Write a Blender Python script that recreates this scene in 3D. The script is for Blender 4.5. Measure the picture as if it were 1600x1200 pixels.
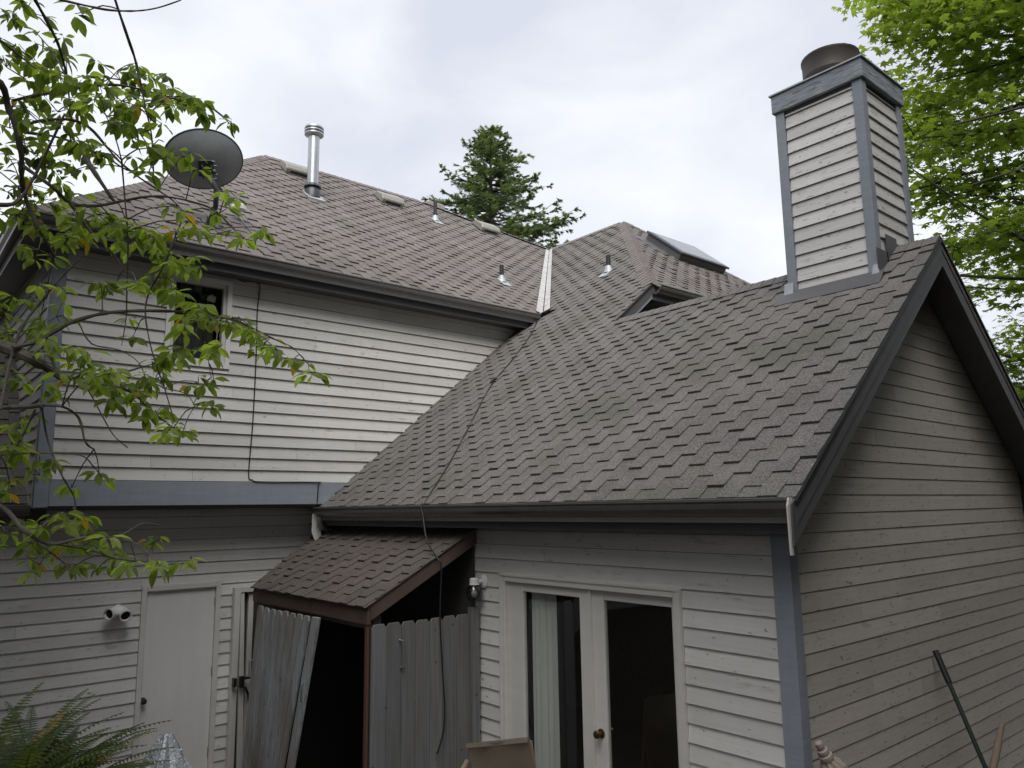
import bpy, bmesh, math, random
import numpy as np
from mathutils import Vector, Matrix
for o in list(bpy.data.objects): bpy.data.objects.remove(o)
SC = bpy.context.scene
COL = SC.collection
R = math.radians
# ------------------------------------------------------------------ camera
CAM = Vector((2.6864, -4.5958, 2.6966)); YAW, PITCH, ROLL, FPX = .865, .1606, -.0141, 1194.5
_f = Vector((-math.sin(YAW)*math.cos(PITCH), math.cos(YAW)*math.cos(PITCH), math.sin(PITCH)))
_r = Vector((math.cos(YAW), math.sin(YAW), 0)); _u = _r.cross(_f)
RT = math.cos(ROLL)*_r+math.sin(ROLL)*_u; UP = -math.sin(ROLL)*_r+math.cos(ROLL)*_u; FW = _f
cd = bpy.data.cameras.new('camera'); cam = bpy.data.objects.new('camera', cd); COL.objects.link(cam)
cam.matrix_world = Matrix(((RT.x, UP.x, -FW.x, CAM.x), (RT.y, UP.y, -FW.y, CAM.y), (RT.z, UP.z, -FW.z, CAM.z), (0, 0, 0, 1)))
cd.sensor_width = 36; cd.lens = 36*FPX/1600; cd.clip_start = .05; cd.clip_end = 3000
SC.camera = cam
def at(px, py, t): return CAM+(FW+RT*((px-800)/FPX)-UP*((py-600)/FPX))*t
def pix(p):
    d = p-CAM; z = max(d.dot(FW), .01)
    return 800+FPX*d.dot(RT)/z, 600-FPX*d.dot(UP)/z, z
# ------------------------------------------------------------------ sky and sun (overcast)
SUN_AZ, SUN_EL = (.78, -.62), R(50)          # direction towards the sun in plan
w = bpy.data.worlds.new('World'); SC.world = w; w.use_nodes = True
nt = w.node_tree; nt.nodes.clear(); N = nt.nodes.new; LK = nt.links.new
sky = N('ShaderNodeTexSky'); sky.sky_type = 'NISHITA'; sky.sun_disc = False
sky.sun_elevation = SUN_EL; sky.sun_rotation = math.atan2(SUN_AZ[0], SUN_AZ[1])
tc = N('ShaderNodeTexCoord'); mp = N('ShaderNodeMapping'); mp.inputs['Scale'].default_value = (1, 1, 2.2)
mp.inputs['Rotation'].default_value = (0, 0, .6); mp.inputs['Location'].default_value = (.3, .2, .1)
n1 = N('ShaderNodeTexNoise'); n1.inputs['Scale'].default_value = 2.9; n1.inputs['Detail'].default_value = 6; n1.inputs['Roughness'].default_value = .5
n1.inputs['Distortion'].default_value = .35
cr = N('ShaderNodeValToRGB'); cr.color_ramp.elements[0].position = .34; cr.color_ramp.elements[1].position = .66
cr.color_ramp.elements[0].color = (3.35, 3.52, 3.92, 1); cr.color_ramp.elements[1].color = (4.62, 4.66, 4.85, 1)
mx = N('ShaderNodeMix'); mx.data_type = 'RGBA'; mx.inputs[0].default_value = .93
bg = N('ShaderNodeBackground'); bg.inputs['Strength'].default_value = .1; wo = N('ShaderNodeOutputWorld')
LK(tc.outputs['Generated'], mp.inputs['Vector']); LK(mp.outputs[0], n1.inputs['Vector']); LK(n1.outputs[0], cr.inputs[0])
LK(sky.outputs[0], mx.inputs[6]); LK(cr.outputs[0], mx.inputs[7]); LK(mx.outputs[2], bg.inputs[0]); LK(bg.outputs[0], wo.inputs[0])
sl = bpy.data.lights.new('sun', 'SUN'); sl.energy = 1.5; sl.angle = R(50); sl.color = (1, .975, .94)
so = bpy.data.objects.new('sun', sl); COL.objects.link(so)
sd = Vector((SUN_AZ[0]*math.cos(SUN_EL), SUN_AZ[1]*math.cos(SUN_EL), math.sin(SUN_EL)))
so.rotation_euler = sd.to_track_quat('Z', 'Y').to_euler()
SC.view_settings.view_transform = 'Standard'; SC.view_settings.look = 'None'
SC.view_settings.exposure = 1.16; SC.view_settings.gamma = 1; SC.view_settings.use_curve_mapping = False
rnd = random.Random(7)

# ------------------------------------------------------------------ materials
def mat(name, col, rough=.7, metal=0., noise=None, bump=None, col2=None, spots=None, objvar=0., emit=None, facetint=None, spec=None, grime=None):
    """noise=(scale xyz, amount to col2) bump=(scale xyz,strength) spots=(scale,thr,col)"""
    m = bpy.data.materials.new(name); m.use_nodes = True; t = m.node_tree; n = t.nodes; l = t.links
    b = n['Principled BSDF']; b.inputs['Roughness'].default_value = rough; b.inputs['Metallic'].default_value = metal
    if spec is not None: b.inputs['Specular IOR Level'].default_value = spec
    geo = n.new('ShaderNodeNewGeometry')
    def tex(sc, detail=4, rough_=.55, off=None):
        mpn = n.new('ShaderNodeMapping'); mpn.inputs['Scale'].default_value = sc
        l.new(geo.outputs['Position'], mpn.inputs['Vector'])
        if off: mpn.inputs['Location'].default_value = off
        tn = n.new('ShaderNodeTexNoise'); tn.inputs['Scale'].default_value = 1; tn.inputs['Detail'].default_value = detail; tn.inputs['Roughness'].default_value = rough_
        l.new(mpn.outputs[0], tn.inputs['Vector']); return tn
    def ramp(sock, a, bb):
        mr = n.new('ShaderNodeMapRange'); mr.inputs[1].default_value = a; mr.inputs[2].default_value = bb; l.new(sock, mr.inputs[0]); return mr.outputs[0]
    def mixc(fac, A, B, mode='MIX'):
        q = n.new('ShaderNodeMix'); q.data_type = 'RGBA'; q.blend_type = mode
        if isinstance(fac, (int, float)): q.inputs[0].default_value = fac
        else: l.new(fac, q.inputs[0])
        for s, v in ((6, A), (7, B)):
            if isinstance(v, tuple): q.inputs[s].default_value = (*v[:3], 1)
            else: l.new(v, q.inputs[s])
        return q.outputs[2]
    c = tuple(col)
    if noise:
        for sc, amt, cc in noise:
            tn = tex(sc); f = ramp(tn.outputs[0], .35, .68)
            mm = n.new('ShaderNodeMath'); mm.operation = 'MULTIPLY'; mm.inputs[1].default_value = amt; l.new(f, mm.inputs[0])
            c = mixc(mm.outputs[0], c, tuple(cc))
    if facetint:
        an = n.new('ShaderNodeAttribute'); an.attribute_name = 'tint'
        c = mixc(an.outputs['Fac'], c, mixc(1., c, tuple(facetint), 'MULTIPLY'))
    if objvar:
        oi = n.new('ShaderNodeObjectInfo'); mr = n.new('ShaderNodeMapRange'); mr.inputs[3].default_value = 1-objvar; mr.inputs[4].default_value = 1+objvar*.5
        l.new(oi.outputs['Random'], mr.inputs[0])
        cmb = n.new('ShaderNodeCombineColor')
        for i in range(3): l.new(mr.outputs[0], cmb.inputs[i])
        c = mixc(1., c, cmb.outputs[0], 'MULTIPLY')
    if spots:
        for sc, lo, hi, cc, amt in spots:
            tn = tex(sc, 2, .5, (3.1, 1.7, 5.3)); f = ramp(tn.outputs[0], lo, hi)
            mm = n.new('ShaderNodeMath'); mm.operation = 'MULTIPLY'; mm.inputs[1].default_value = amt; l.new(f, mm.inputs[0])
            c = mixc(mm.outputs[0], c, tuple(cc))
    if isinstance(c, tuple): b.inputs['Base Color'].default_value = (*c, 1)
    else: l.new(c, b.inputs['Base Color'])
    if bump:
        tn = tex(bump[0], 5, .6); bn = n.new('ShaderNodeBump'); bn.inputs['Strength'].default_value = bump[1]; bn.inputs['Distance'].default_value = bump[2] if len(bump) > 2 else .004
        l.new(tn.outputs[0], bn.inputs['Height']); l.new(bn.outputs[0], b.inputs['Normal'])
    if emit: b.inputs['Emission Color'].default_value = (*emit, 1); b.inputs['Emission Strength'].default_value = 1
    return m
M = {}
WH = (.75, .735, .712)
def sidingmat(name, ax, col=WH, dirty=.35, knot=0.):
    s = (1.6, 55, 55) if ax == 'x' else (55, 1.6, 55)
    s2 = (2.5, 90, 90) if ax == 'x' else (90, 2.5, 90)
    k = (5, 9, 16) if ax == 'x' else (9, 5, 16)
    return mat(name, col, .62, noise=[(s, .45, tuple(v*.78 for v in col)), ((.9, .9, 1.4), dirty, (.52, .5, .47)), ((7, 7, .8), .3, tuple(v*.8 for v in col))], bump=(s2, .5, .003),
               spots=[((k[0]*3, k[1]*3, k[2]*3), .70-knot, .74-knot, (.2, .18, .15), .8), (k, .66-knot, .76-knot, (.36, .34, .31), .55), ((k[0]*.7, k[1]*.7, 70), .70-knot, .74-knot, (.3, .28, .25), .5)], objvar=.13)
M['siding_y'] = sidingmat('painted_siding_east', 'y'); M['siding_x'] = sidingmat('painted_siding_south', 'x')
M['siding_gable'] = sidingmat('shade_toned_siding_gable', 'y', (.64, .585, .52), .5, .03)  # same paint as other walls; gable shade put into the tone, plus dirt
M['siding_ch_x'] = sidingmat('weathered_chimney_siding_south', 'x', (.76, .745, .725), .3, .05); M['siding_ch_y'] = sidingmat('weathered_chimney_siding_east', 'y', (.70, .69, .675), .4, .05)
M['sheath'] = mat('sheathing', (.08, .075, .07), .9)
M['blue'] = mat('blue_grey_trim', (.29, .318, .37), .6, noise=[((3, 3, 30), .45, (.22, .242, .285)), ((6, 6, 6), .3, (.36, .38, .41)), ((25, 25, 3), .2, (.2, .21, .235))], bump=((6, 6, 60), .35), objvar=.06)
M['bluew'] = mat('weathered_blue_grey_trim', (.27, .30, .35), .7, noise=[((5, 5, 30), .6, (.18, .19, .20))], spots=[((6, 6, 60), .54, .60, (.42, .42, .41), .7), ((5, 5, 45), .58, .64, (.09, .085, .08), .7)], bump=((8, 8, 50), .5))
M['dark'] = mat('dark_grey_trim', (.10, .10, .106), .5, noise=[((2, 2, 14), .4, (.075, .075, .08)), ((9, 9, 9), .3, (.13, .13, .13))], bump=((4, 4, 40), .25))
M['gutter'] = mat('bronze_grey_gutter', (.235, .228, .225), .3, metal=.3, noise=[((3, 3, 3), .5, (.17, .163, .16)), ((14, 14, 2), .3, (.12, .11, .105))])
M['lip'] = mat('gutter_lip_highlight', (.5, .5, .5), .3, metal=.4, noise=[((2, 9, 9), .8, (.22, .215, .21))])  # lighter grey stands in for the highlight on the lip
M['white'] = mat('white_trim', (.68, .66, .635), .45, noise=[((2, 2, 9), .35, (.55, .53, .5))])
M['offwhite'] = mat('off_white_door', (.76, .75, .735), .45, noise=[((1.2, 1.2, 1.2), .4, (.70, .685, .665)), ((9, 9, 1.5), .2, (.6, .58, .55))])
M['vinyl'] = mat('white_vinyl', (.78, .78, .77), .35)
M['galv'] = mat('galvanized_metal', (.52, .54, .56), .35, metal=.85, noise=[((14, 14, 3), .5, (.36, .37, .38))])
M['lead'] = mat('lead_flashing', (.50, .52, .54), .5, metal=.3, noise=[((12, 12, 12), .5, (.3, .31, .32))])
M['valley'] = mat('pale_valley_metal', (.62, .61, .59), .5, metal=.3, noise=[((9, 9, 9), .6, (.35, .33, .31))])
M['brownmetal'] = mat('brown_metal_vent', (.33, .32, .29), .5, metal=.2, noise=[((10, 10, 10), .4, (.22, .2, .19))])
M['black'] = mat('black_plastic', (.015, .015, .016), .45)
M['pipe'] = mat('black_abs_pipe', (.025, .025, .025), .5)
M['dish'] = mat('dark_grey_dish', (.31, .33, .34), .42, noise=[((5, 5, 5), .3, (.1, .105, .11))])
M['dishm'] = mat('dish_steel', (.07, .075, .08), .4, metal=.5)
M['flue'] = mat('rusty_brown_shroud', (.11, .095, .088), .55, metal=.3, noise=[((6, 6, 14), .6, (.085, .075, .07))])
M['redwood'] = mat('dark_red_fascia', (.10, .062, .05), .75, noise=[((8, 8, 2), .6, (.045, .036, .033)), ((3, 3, 3), .4, (.15, .11, .09))], bump=((20, 20, 4), .4))
M['rust'] = mat('rust_red_post', (.12, .06, .042), .7, noise=[((12, 12, 2), .5, (.13, .06, .04))])
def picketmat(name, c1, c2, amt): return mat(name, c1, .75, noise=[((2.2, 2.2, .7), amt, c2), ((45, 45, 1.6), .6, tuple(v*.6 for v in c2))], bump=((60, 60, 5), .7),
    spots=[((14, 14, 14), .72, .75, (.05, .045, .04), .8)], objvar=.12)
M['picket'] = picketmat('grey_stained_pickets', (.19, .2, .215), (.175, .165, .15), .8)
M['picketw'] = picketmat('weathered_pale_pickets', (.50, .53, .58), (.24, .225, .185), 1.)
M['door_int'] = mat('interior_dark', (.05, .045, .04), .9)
M['curtain'] = mat('pale_curtain', (.80, .82, .79), .85, noise=[((20, 20, 1), .3, (.7, .73, .7))])
M['darkcurtain'] = mat('dim_curtain', (.16, .16, .17), .9, noise=[((40, 40, 1), .6, (.06, .06, .065))])
M['brass'] = mat('antique_brass', (.22, .15, .075), .35, metal=.9)
M['knob'] = mat('dark_bronze_knob', (.10, .075, .06), .35, metal=.8)
M['canvas'] = mat('tan_canvas', (.30, .245, .19), .9, noise=[((7, 7, 7), .5, (.22, .18, .14))], bump=((220, 220, 220), .3))
M['umb'] = mat('faded_beige_cloth', (.40, .34, .29), .9, noise=[((9, 9, 9), .5, (.27, .22, .19))])
M['wood'] = mat('worn_wood', (.27, .20, .15), .75, noise=[((30, 30, 3), .5, (.17, .125, .095))])
M['greenpole'] = mat('dark_green_metal', (.015, .028, .02), .4)
M['bark'] = mat('cherry_bark', (.10, .085, .075), .9, noise=[((30, 30, 30), .6, (.05, .043, .04)), ((9, 9, 9), .4, (.2, .2, .16))], bump=((60, 60, 60), .8, .006))
M['bark2'] = mat('maple_bark', (.12, .105, .09), .9, noise=[((8, 8, 3), .5, (.07, .06, .05))])
M['soil'] = mat('bark_mulch_soil', (.07, .052, .04), .95, noise=[((1.2, 1.2, 1.2), .5, (.045, .05, .025)), ((25, 25, 25), .6, (.035, .028, .022))], bump=((14, 14, 14), .9, .05))
M['moss'] = mat('dry_moss', (.075, .07, .03), .95, noise=[((9, 9, 9), .7, (.09, .045, .025))])
M['lens'] = mat('dark_lens', (.04, .035, .03), .15, metal=.6)
def leafmat(name, lo, hi, trans=.45):
    m = bpy.data.materials.new(name); m.use_nodes = True; t = m.node_tree; n = t.nodes; l = t.links
    b = n['Principled BSDF']; b.inputs['Roughness'].default_value = .42; b.inputs['Specular IOR Level'].default_value = .35
    an = n.new('ShaderNodeAttribute'); an.attribute_name = 'tint'
    r = n.new('ShaderNodeValToRGB'); r.color_ramp.elements[0].color = (*lo, 1); r.color_ramp.elements[1].color = (*hi, 1)
    r.color_ramp.elements[1].position = .93
    e = r.color_ramp.elements.new(.97); e.color = (.42, .26, .04, 1)
    l.new(an.outputs['Fac'], r.inputs[0]); l.new(r.outputs[0], b.inputs['Base Color'])
    tr = n.new('ShaderNodeBsdfTranslucent'); g = n.new('ShaderNodeMix'); g.data_type = 'RGBA'; g.blend_type = 'MULTIPLY'; g.inputs[0].default_value = 1
    g.inputs[7].default_value = (1.5, 1.7, .7, 1); l.new(r.outputs[0], g.inputs[6]); l.new(g.outputs[2], tr.inputs[0])
    ms = n.new('ShaderNodeMixShader'); ms.inputs[0].default_value = trans
    l.new(b.outputs[0], ms.inputs[1]); l.new(tr.outputs[0], ms.inputs[2]); l.new(ms.outputs[0], n['Material Output'].inputs[0]); return m
M['leaf'] = leafmat('cherry_leaf', (.13, .17, .05), (.33, .39, .10), .6)
M['maple'] = leafmat('maple_leaf', (.14, .195, .045), (.30, .35, .085), .55)
M['needle'] = leafmat('fir_needles', (.10, .13, .075), (.19, .24, .11), .3)
M['wood_leaf'] = leafmat('shade_tree_leaf', (.04, .052, .028), (.09, .11, .05), .15)
M['fern'] = leafmat('fern_frond', (.06, .09, .025), (.16, .2, .06), .35)
def shinglemat(name, base, warm, facetint):
    m = mat(name, base, .92, noise=[((.55, .55, .55), .75, warm), ((5, 5, 5), .25, tuple(v*.8 for v in base)), ((1.3, 1.3, 1.3), .25, (.085, .095, .06))],
            bump=((85, 85, 85), .8, .005), objvar=0. if facetint else .13, facetint=(.80, .80, .81) if facetint else None,
            spots=[((85, 85, 85), .5, .68, tuple(v*2.0 for v in base), .62), ((75, 75, 75), .5, .68, tuple(v*.3 for v in base), .6), ((2.6, 2.6, 2.6), .55, .75, tuple(v*1.35 for v in base), .5), ((1.1, 1.1, 1.1), .56, .72, (.10, .098, .07), .45)], spec=.25)
    return m
for k, b_, w_ in (('S', (.168, .158, .152), (.195, .176, .168)), ('E', (.198, .178, .172), (.225, .19, .183)), ('D', (.115, .10, .09), (.14, .11, .096))):
    M['sh'+k] = shinglemat('asphalt_shingle_'+k, b_, w_, False); M['sf'+k] = shinglemat('asphalt_shingle_field_'+k, b_, w_, True)
M['shbase'] = mat('roof_underlay', (.03, .027, .026), .95)
def glassmat(name, tint, alpha):
    m = bpy.data.materials.new(name); m.use_nodes = True; t = m.node_tree; n = t.nodes; l = t.links
    n.remove(n['Principled BSDF'])
    tr = n.new('ShaderNodeBsdfTransparent'); tr.inputs[0].default_value = (*tint, 1); gl = n.new('ShaderNodeBsdfGlossy'); gl.inputs['Roughness'].default_value = .02
    fr = n.new('ShaderNodeLayerWeight'); fr.inputs[0].default_value = .5; ms = n.new('ShaderNodeMixShader')
    pw = n.new('ShaderNodeMath'); pw.operation = 'POWER'; pw.inputs[1].default_value = 5; l.new(fr.outputs['Facing'], pw.inputs[0])
    ad = n.new('ShaderNodeMapRange'); ad.inputs[3].default_value = .04*alpha; ad.inputs[4].default_value = 1.; l.new(pw.outputs[0], ad.inputs[0])
    l.new(ad.outputs[0], ms.inputs[0]); l.new(tr.outputs[0], ms.inputs[1]); l.new(gl.outputs[0], ms.inputs[2]); l.new(ms.outputs[0], n['Material Output'].inputs[0]); return m
M['glass'] = glassmat('window_glass', (.93, .94, .93), 3.2)
M['globe'] = glassmat('lamp_glass', (.55, .57, .58), 2.2)
M['plastic'] = mat('clear_silver_plastic', (.55, .57, .6), .18, metal=.35, bump=((14, 14, 14), .8, .03))

# ------------------------------------------------------------------ mesh builders
def wloc(o):
    v = Vector((0, 0, 0))
    while o: v += o.location; o = o.parent
    return v
def tag(o, label=None, cat=None, group=None, kind=None):
    if label: o['label'] = label
    if cat: o['category'] = cat
    if group: o['group'] = group
    if kind: o['kind'] = kind
    return o
def thing(name, loc, label, cat, group=None):
    o = bpy.data.objects.new(name, None); o.empty_display_size = .1; COL.objects.link(o); o.location = loc
    return tag(o, label, cat, group)
class MB:
    def __init__(s): s.v = []; s.f = []; s.smooth = False
    def add(s, vs, fs):
        k = len(s.v); s.v += [tuple(p) for p in vs]; s.f += [tuple(i+k for i in f) for f in fs]; return s
    def box(s, x0, x1, y0, y1, z0, z1):
        return s.add([(x0, y0, z0), (x1, y0, z0), (x1, y1, z0), (x0, y1, z0), (x0, y0, z1), (x1, y0, z1), (x1, y1, z1), (x0, y1, z1)],
                     [(0, 3, 2, 1), (4, 5, 6, 7), (0, 1, 5, 4), (1, 2, 6, 5), (2, 3, 7, 6), (3, 0, 4, 7)])
    def prism(s, poly, off):
        n = len(poly); off = Vector(off); a = [Vector(p) for p in poly]; b = [p+off for p in a]
        return s.add(a+b, [tuple(range(n)), tuple(range(2*n-1, n-1, -1))]+[(i, i+n, (i+1) % n+n, (i+1) % n) for i in range(n)])
    def obox(s, c, ax, ay, az):
        c, ax, ay, az = map(Vector, (c, ax, ay, az))
        p = [c+ax*i+ay*j+az*k for k in (-1, 1) for i, j in ((-1, -1), (1, -1), (1, 1), (-1, 1))]
        return s.add(p, [(0, 3, 2, 1), (4, 5, 6, 7), (0, 1, 5, 4), (1, 2, 6, 5), (2, 3, 7, 6), (3, 0, 4, 7)])
    def tube(s, pts, rad, n=8, cap=True):
        pts = [Vector(p) for p in pts]; L = len(pts); k0 = len(s.v)
        if isinstance(rad, (int, float)): rad = [rad]*L
        up = None
        for i, p in enumerate(pts):
            d = (pts[min(i+1, L-1)]-pts[max(i-1, 0)]).normalized()
            if up is None: up = d.orthogonal().normalized()
            up = (up-d*up.dot(d)).normalized(); sd_ = d.cross(up)
            for j in range(n):
                a = 2*math.pi*j/n; s.v.append(tuple(p+(up*math.cos(a)+sd_*math.sin(a))*rad[i]))
        for i in range(L-1):
            for j in range(n):
                s.f.append((k0+i*n+j, k0+i*n+(j+1) % n, k0+(i+1)*n+(j+1) % n, k0+(i+1)*n+j))
        if cap: s.f.append(tuple(k0+j for j in range(n-1, -1, -1))); s.f.append(tuple(k0+(L-1)*n+j for j in range(n)))
        return s
    def lathe(s, base, axis, prof, n=20):
        base = Vector(base); d = Vector(axis).normalized(); up = d.orthogonal().normalized(); sd_ = d.cross(up); k0 = len(s.v)
        for r_, h in prof:
            for j in range(n):
                a = 2*math.pi*j/n; s.v.append(tuple(base+d*h+(up*math.cos(a)+sd_*math.sin(a))*max(r_, 1e-4)))
        for i in range(len(prof)-1):
            for j in range(n): s.f.append((k0+i*n+j, k0+i*n+(j+1) % n, k0+(i+1)*n+(j+1) % n, k0+(i+1)*n+j))
        s.f.append(tuple(k0+j for j in range(n-1, -1, -1))); s.f.append(tuple(k0+(len(prof)-1)*n+j for j in range(n)))
        return s
    def build(s, name, m, parent=None, smooth=False, bevel=0, loc=None):
        o0 = wloc(parent) if parent else Vector(loc or (0, 0, 0))
        me = bpy.data.meshes.new(name); me.from_pydata([tuple(Vector(p)-o0) for p in s.v], [], s.f)
        me.update()
        bm = bmesh.new(); bm.from_mesh(me); bmesh.ops.recalc_face_normals(bm, faces=bm.faces)
        if bevel: bmesh.ops.bevel(bm, geom=list(bm.edges), offset=bevel, segments=1, affect='EDGES', clamp_overlap=True)
        bm.to_mesh(me); bm.free()
        if smooth:
            for p in me.polygons: p.use_smooth = True
            me.set_sharp_from_angle(angle=R(40))
        me.materials.append(M[m]); o = bpy.data.objects.new(name, me); COL.objects.link(o)
        if parent: o.parent = parent
        else: o.location = o0
        return o
def box(name, m, parent, *a, bevel=0): return MB().box(*a).build(name, m, parent, bevel=bevel)

# ------------------------------------------------------------------ the house: key dimensions
MS = .8246; YE, ZE = -.36, 2.735          # wing eave
L = 5.873; LW = 6.332; XA = .289; W = 4.644; YR = W/2
def zS(y): return ZE+MS*(y-YE)
XE, ZG = -5.54, 5.55                      # main eave
def zE(x): return ZG+MS*(XE-x)
XK = -3.46; YV = YE+(ZG-ZE)/MS; HP = (XK-(6.118-YV), 6.118); ZH = zS(6.118)
PKX = -9.34; PKY = .179; ZP = zE(PKX); XVT = XE-(ZH-ZG)/MS; YC = -3.289
house = thing('house', (0, 0, 0), 'grey and white clapboard house with brown shingled roofs and chimney', 'house')
walls = {}
def wall(name, boxes, label=None):
    mb = MB()
    for b in boxes: mb.box(*b)
    o = mb.build(name, 'sheath', house); return o
TB, TT = .025, .005
def board(parent, ax, plane, sgn, a0, a1, z0, z1, m, slope0=None, slope1=None, tb=None, tt=TT):
    """lap board; a along axis, proud outwards; slope -> a at top differs"""
    tb = tb or (.026 if m == 'siding_y' and plane == -L else .02); z1 = z1-.005
    b0 = a0 if slope0 is None else slope0; b1 = a1 if slope1 is None else slope1
    if a1-a0 < .02 and b1-b0 < .02: return
    q = []
    for (aa, z, t) in ((a0, z0, tb), (a1, z0, tb), (b1, z1, tt), (b0, z1, tt), (a0, z0, .001), (a1, z0, .001), (b1, z1, .001), (b0, z1, .001)):
        p = plane+sgn*t
        q.append((p, aa, z) if ax == 'y' else (aa, p, z))
    MB().add(q, [(0, 1, 2, 3), (7, 6, 5, 4), (0, 4, 5, 1), (1, 5, 6, 2), (2, 6, 7, 3), (3, 7, 4, 0)]).build('siding_board', m, parent)
def courses(z0, z1, ref, e):
    k = math.floor((z0-ref)/e)
    out = []
    while ref+k*e < z1-.01:
        a, b = max(z0, ref+k*e), min(z1, ref+(k+1)*e)
        if b-a > .012: out.append((a, b))
        k += 1
    return out
def split(a, b, prob=.7):
    if b-a > 2.2 and rnd.random() < prob:
        c = rnd.uniform(a+.5, b-.5); return [(a, c-.0015), (c+.0015, b)]
    return [(a, b)]
# upper east wall (with window opening)
WY0, WY1, WZ0, WZ1 = -2.172, -1.572, 4.335, 5.255
uw = wall('upper_wall', [(-L-.14, -L, YC, WY0, 2.95, 5.5), (-L-.14, -L, WY1, 3.4, 2.95, 5.5), (-L-.14, -L, WY0, WY1, 2.95, WZ0), (-L-.14, -L, WY0, WY1, WZ1, 5.5)])
for z0, z1 in courses(3.03, 5.42, 3.03, .1335):
    if z1 <= WZ0-.05 or z0 >= WZ1+.05: spans = [(YC+.105, 3.3)]
    else:
        spans = [(YC+.105, WY0-.052), (WY1+.052, 3.3)]
        if z0 < WZ0-.055: board(uw, 'y', -L, 1, WY0-.051, WY1+.051, z0, WZ0-.047, 'siding_y')
        if z1 > WZ1+.055: board(uw, 'y', -L, 1, WY0-.051, WY1+.051, WZ1+.051, z1, 'siding_y')
    for a, b in spans:
        for p, q in split(a, b): board(uw, 'y', -L, 1, p, q, z0, z1, 'siding_y')
# upper south wall
us = wall('upper_south_wall', [(-12.8, -L-.142, YC, YC+.12, 2.6, 5.5)])
for z0, z1 in courses(2.75, 5.42, 3.03, .1335): board(us, 'x', YC, -1, -12.8, -L-.05, z0, z1, 'siding_x')
MB().box(-L-.05, -L+.032, YC-.024, YC+.1, 2.76, 5.42).build('corner_board', 'blue', house, bevel=.003)
MB().box(-L-.09, -L-.052, YC-.026, YC-.002, 2.76, 5.42).build('corner_trim', 'white', house)
box('band_board', 'blue', house, -L-.03, -L+.03, YC+.102, -.02, 2.772, 3.022, bevel=.003)
box('overhang_soffit', 'dark', house, -LW-.02, -L-.032, YC, 0, 2.74, 2.77)
# lower east wall (plain door)
PD0, PD1, PZ = -2.17, -1.325, 1.915
lw = wall('lower_wall', [(-LW-.14, -LW, -8.2, PD0+.03, -.3, 2.74), (-LW-.14, -LW, PD1-.03, 0, -.3, 2.74), (-LW-.14, -LW, PD0+.03, PD1-.03, PZ-.03, 2.74)])
for z0, z1 in courses(-.15, 2.74, 1.889, .1272):
    if z0 >= PZ-.01: sp = [(-8.2, -.02)]
    elif z1 > PZ: sp = [(-8.2, PD0-.003), (PD1+.003, -.02)]; board(lw, 'y', -LW, 1, PD0-.002, PD1+.002, PZ+.002, z1, 'siding_y')
    else: sp = [(-8.2, PD0-.003), (PD1+.003, -.02)]
    for a, b in sp:
        for p, q in split(a, b, .9): board(lw, 'y', -LW, 1, p, q, z0, z1, 'siding_y')
# french-door wall
FD0, FD1, FZ = -2.885, -.846, 2.108
fw = wall('french_door_wall', [(-LW, FD0+.06, 0, .14, -.3, 2.9), (FD1-.06, 0, 0, .14, -.3, 2.9), (FD0+.06, FD1-.06, 0, .14, FZ-.06, 2.9)])
for z0, z1 in courses(-.12, 2.62, 2.236, .1295):
    if z0 >= FZ-.01: sp = [(-LW+.02, -.1)]
    elif z1 > FZ: sp = [(-LW+.02, FD0-.003), (FD1+.003, -.1)]; board(fw, 'x', 0, -1, FD0-.002, FD1+.002, FZ+.002, z1, 'siding_x')
    else: sp = [(-LW+.02, FD0-.003), (FD1+.003, -.1)]
    for a, b in sp:
        for p, q in split(a, b): board(fw, 'x', 0, -1, p, q, z0, z1, 'siding_x')
MB().box(-.1, .03, -.03, -.002, -.2, 2.66).box(.002, .03, -.002, .07, -.2, 2.66).build('corner_board', 'blue', house, bevel=.002)
# gable wall
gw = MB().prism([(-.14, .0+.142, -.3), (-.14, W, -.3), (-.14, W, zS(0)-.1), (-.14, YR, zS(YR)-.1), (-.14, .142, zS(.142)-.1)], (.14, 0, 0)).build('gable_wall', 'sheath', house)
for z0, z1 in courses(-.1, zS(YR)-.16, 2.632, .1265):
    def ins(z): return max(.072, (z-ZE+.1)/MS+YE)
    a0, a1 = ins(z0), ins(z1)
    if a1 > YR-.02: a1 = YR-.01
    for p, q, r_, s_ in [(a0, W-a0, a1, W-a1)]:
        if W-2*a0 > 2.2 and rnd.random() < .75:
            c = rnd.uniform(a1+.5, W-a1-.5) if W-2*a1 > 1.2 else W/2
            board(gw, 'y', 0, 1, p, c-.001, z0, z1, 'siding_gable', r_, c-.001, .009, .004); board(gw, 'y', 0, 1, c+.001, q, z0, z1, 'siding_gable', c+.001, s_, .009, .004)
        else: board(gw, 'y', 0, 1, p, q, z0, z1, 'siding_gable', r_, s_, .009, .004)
MB().box(.002, .03, W-.07, W+.03, -.2, 2.5).build('corner_board', 'blue', house)
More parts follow.
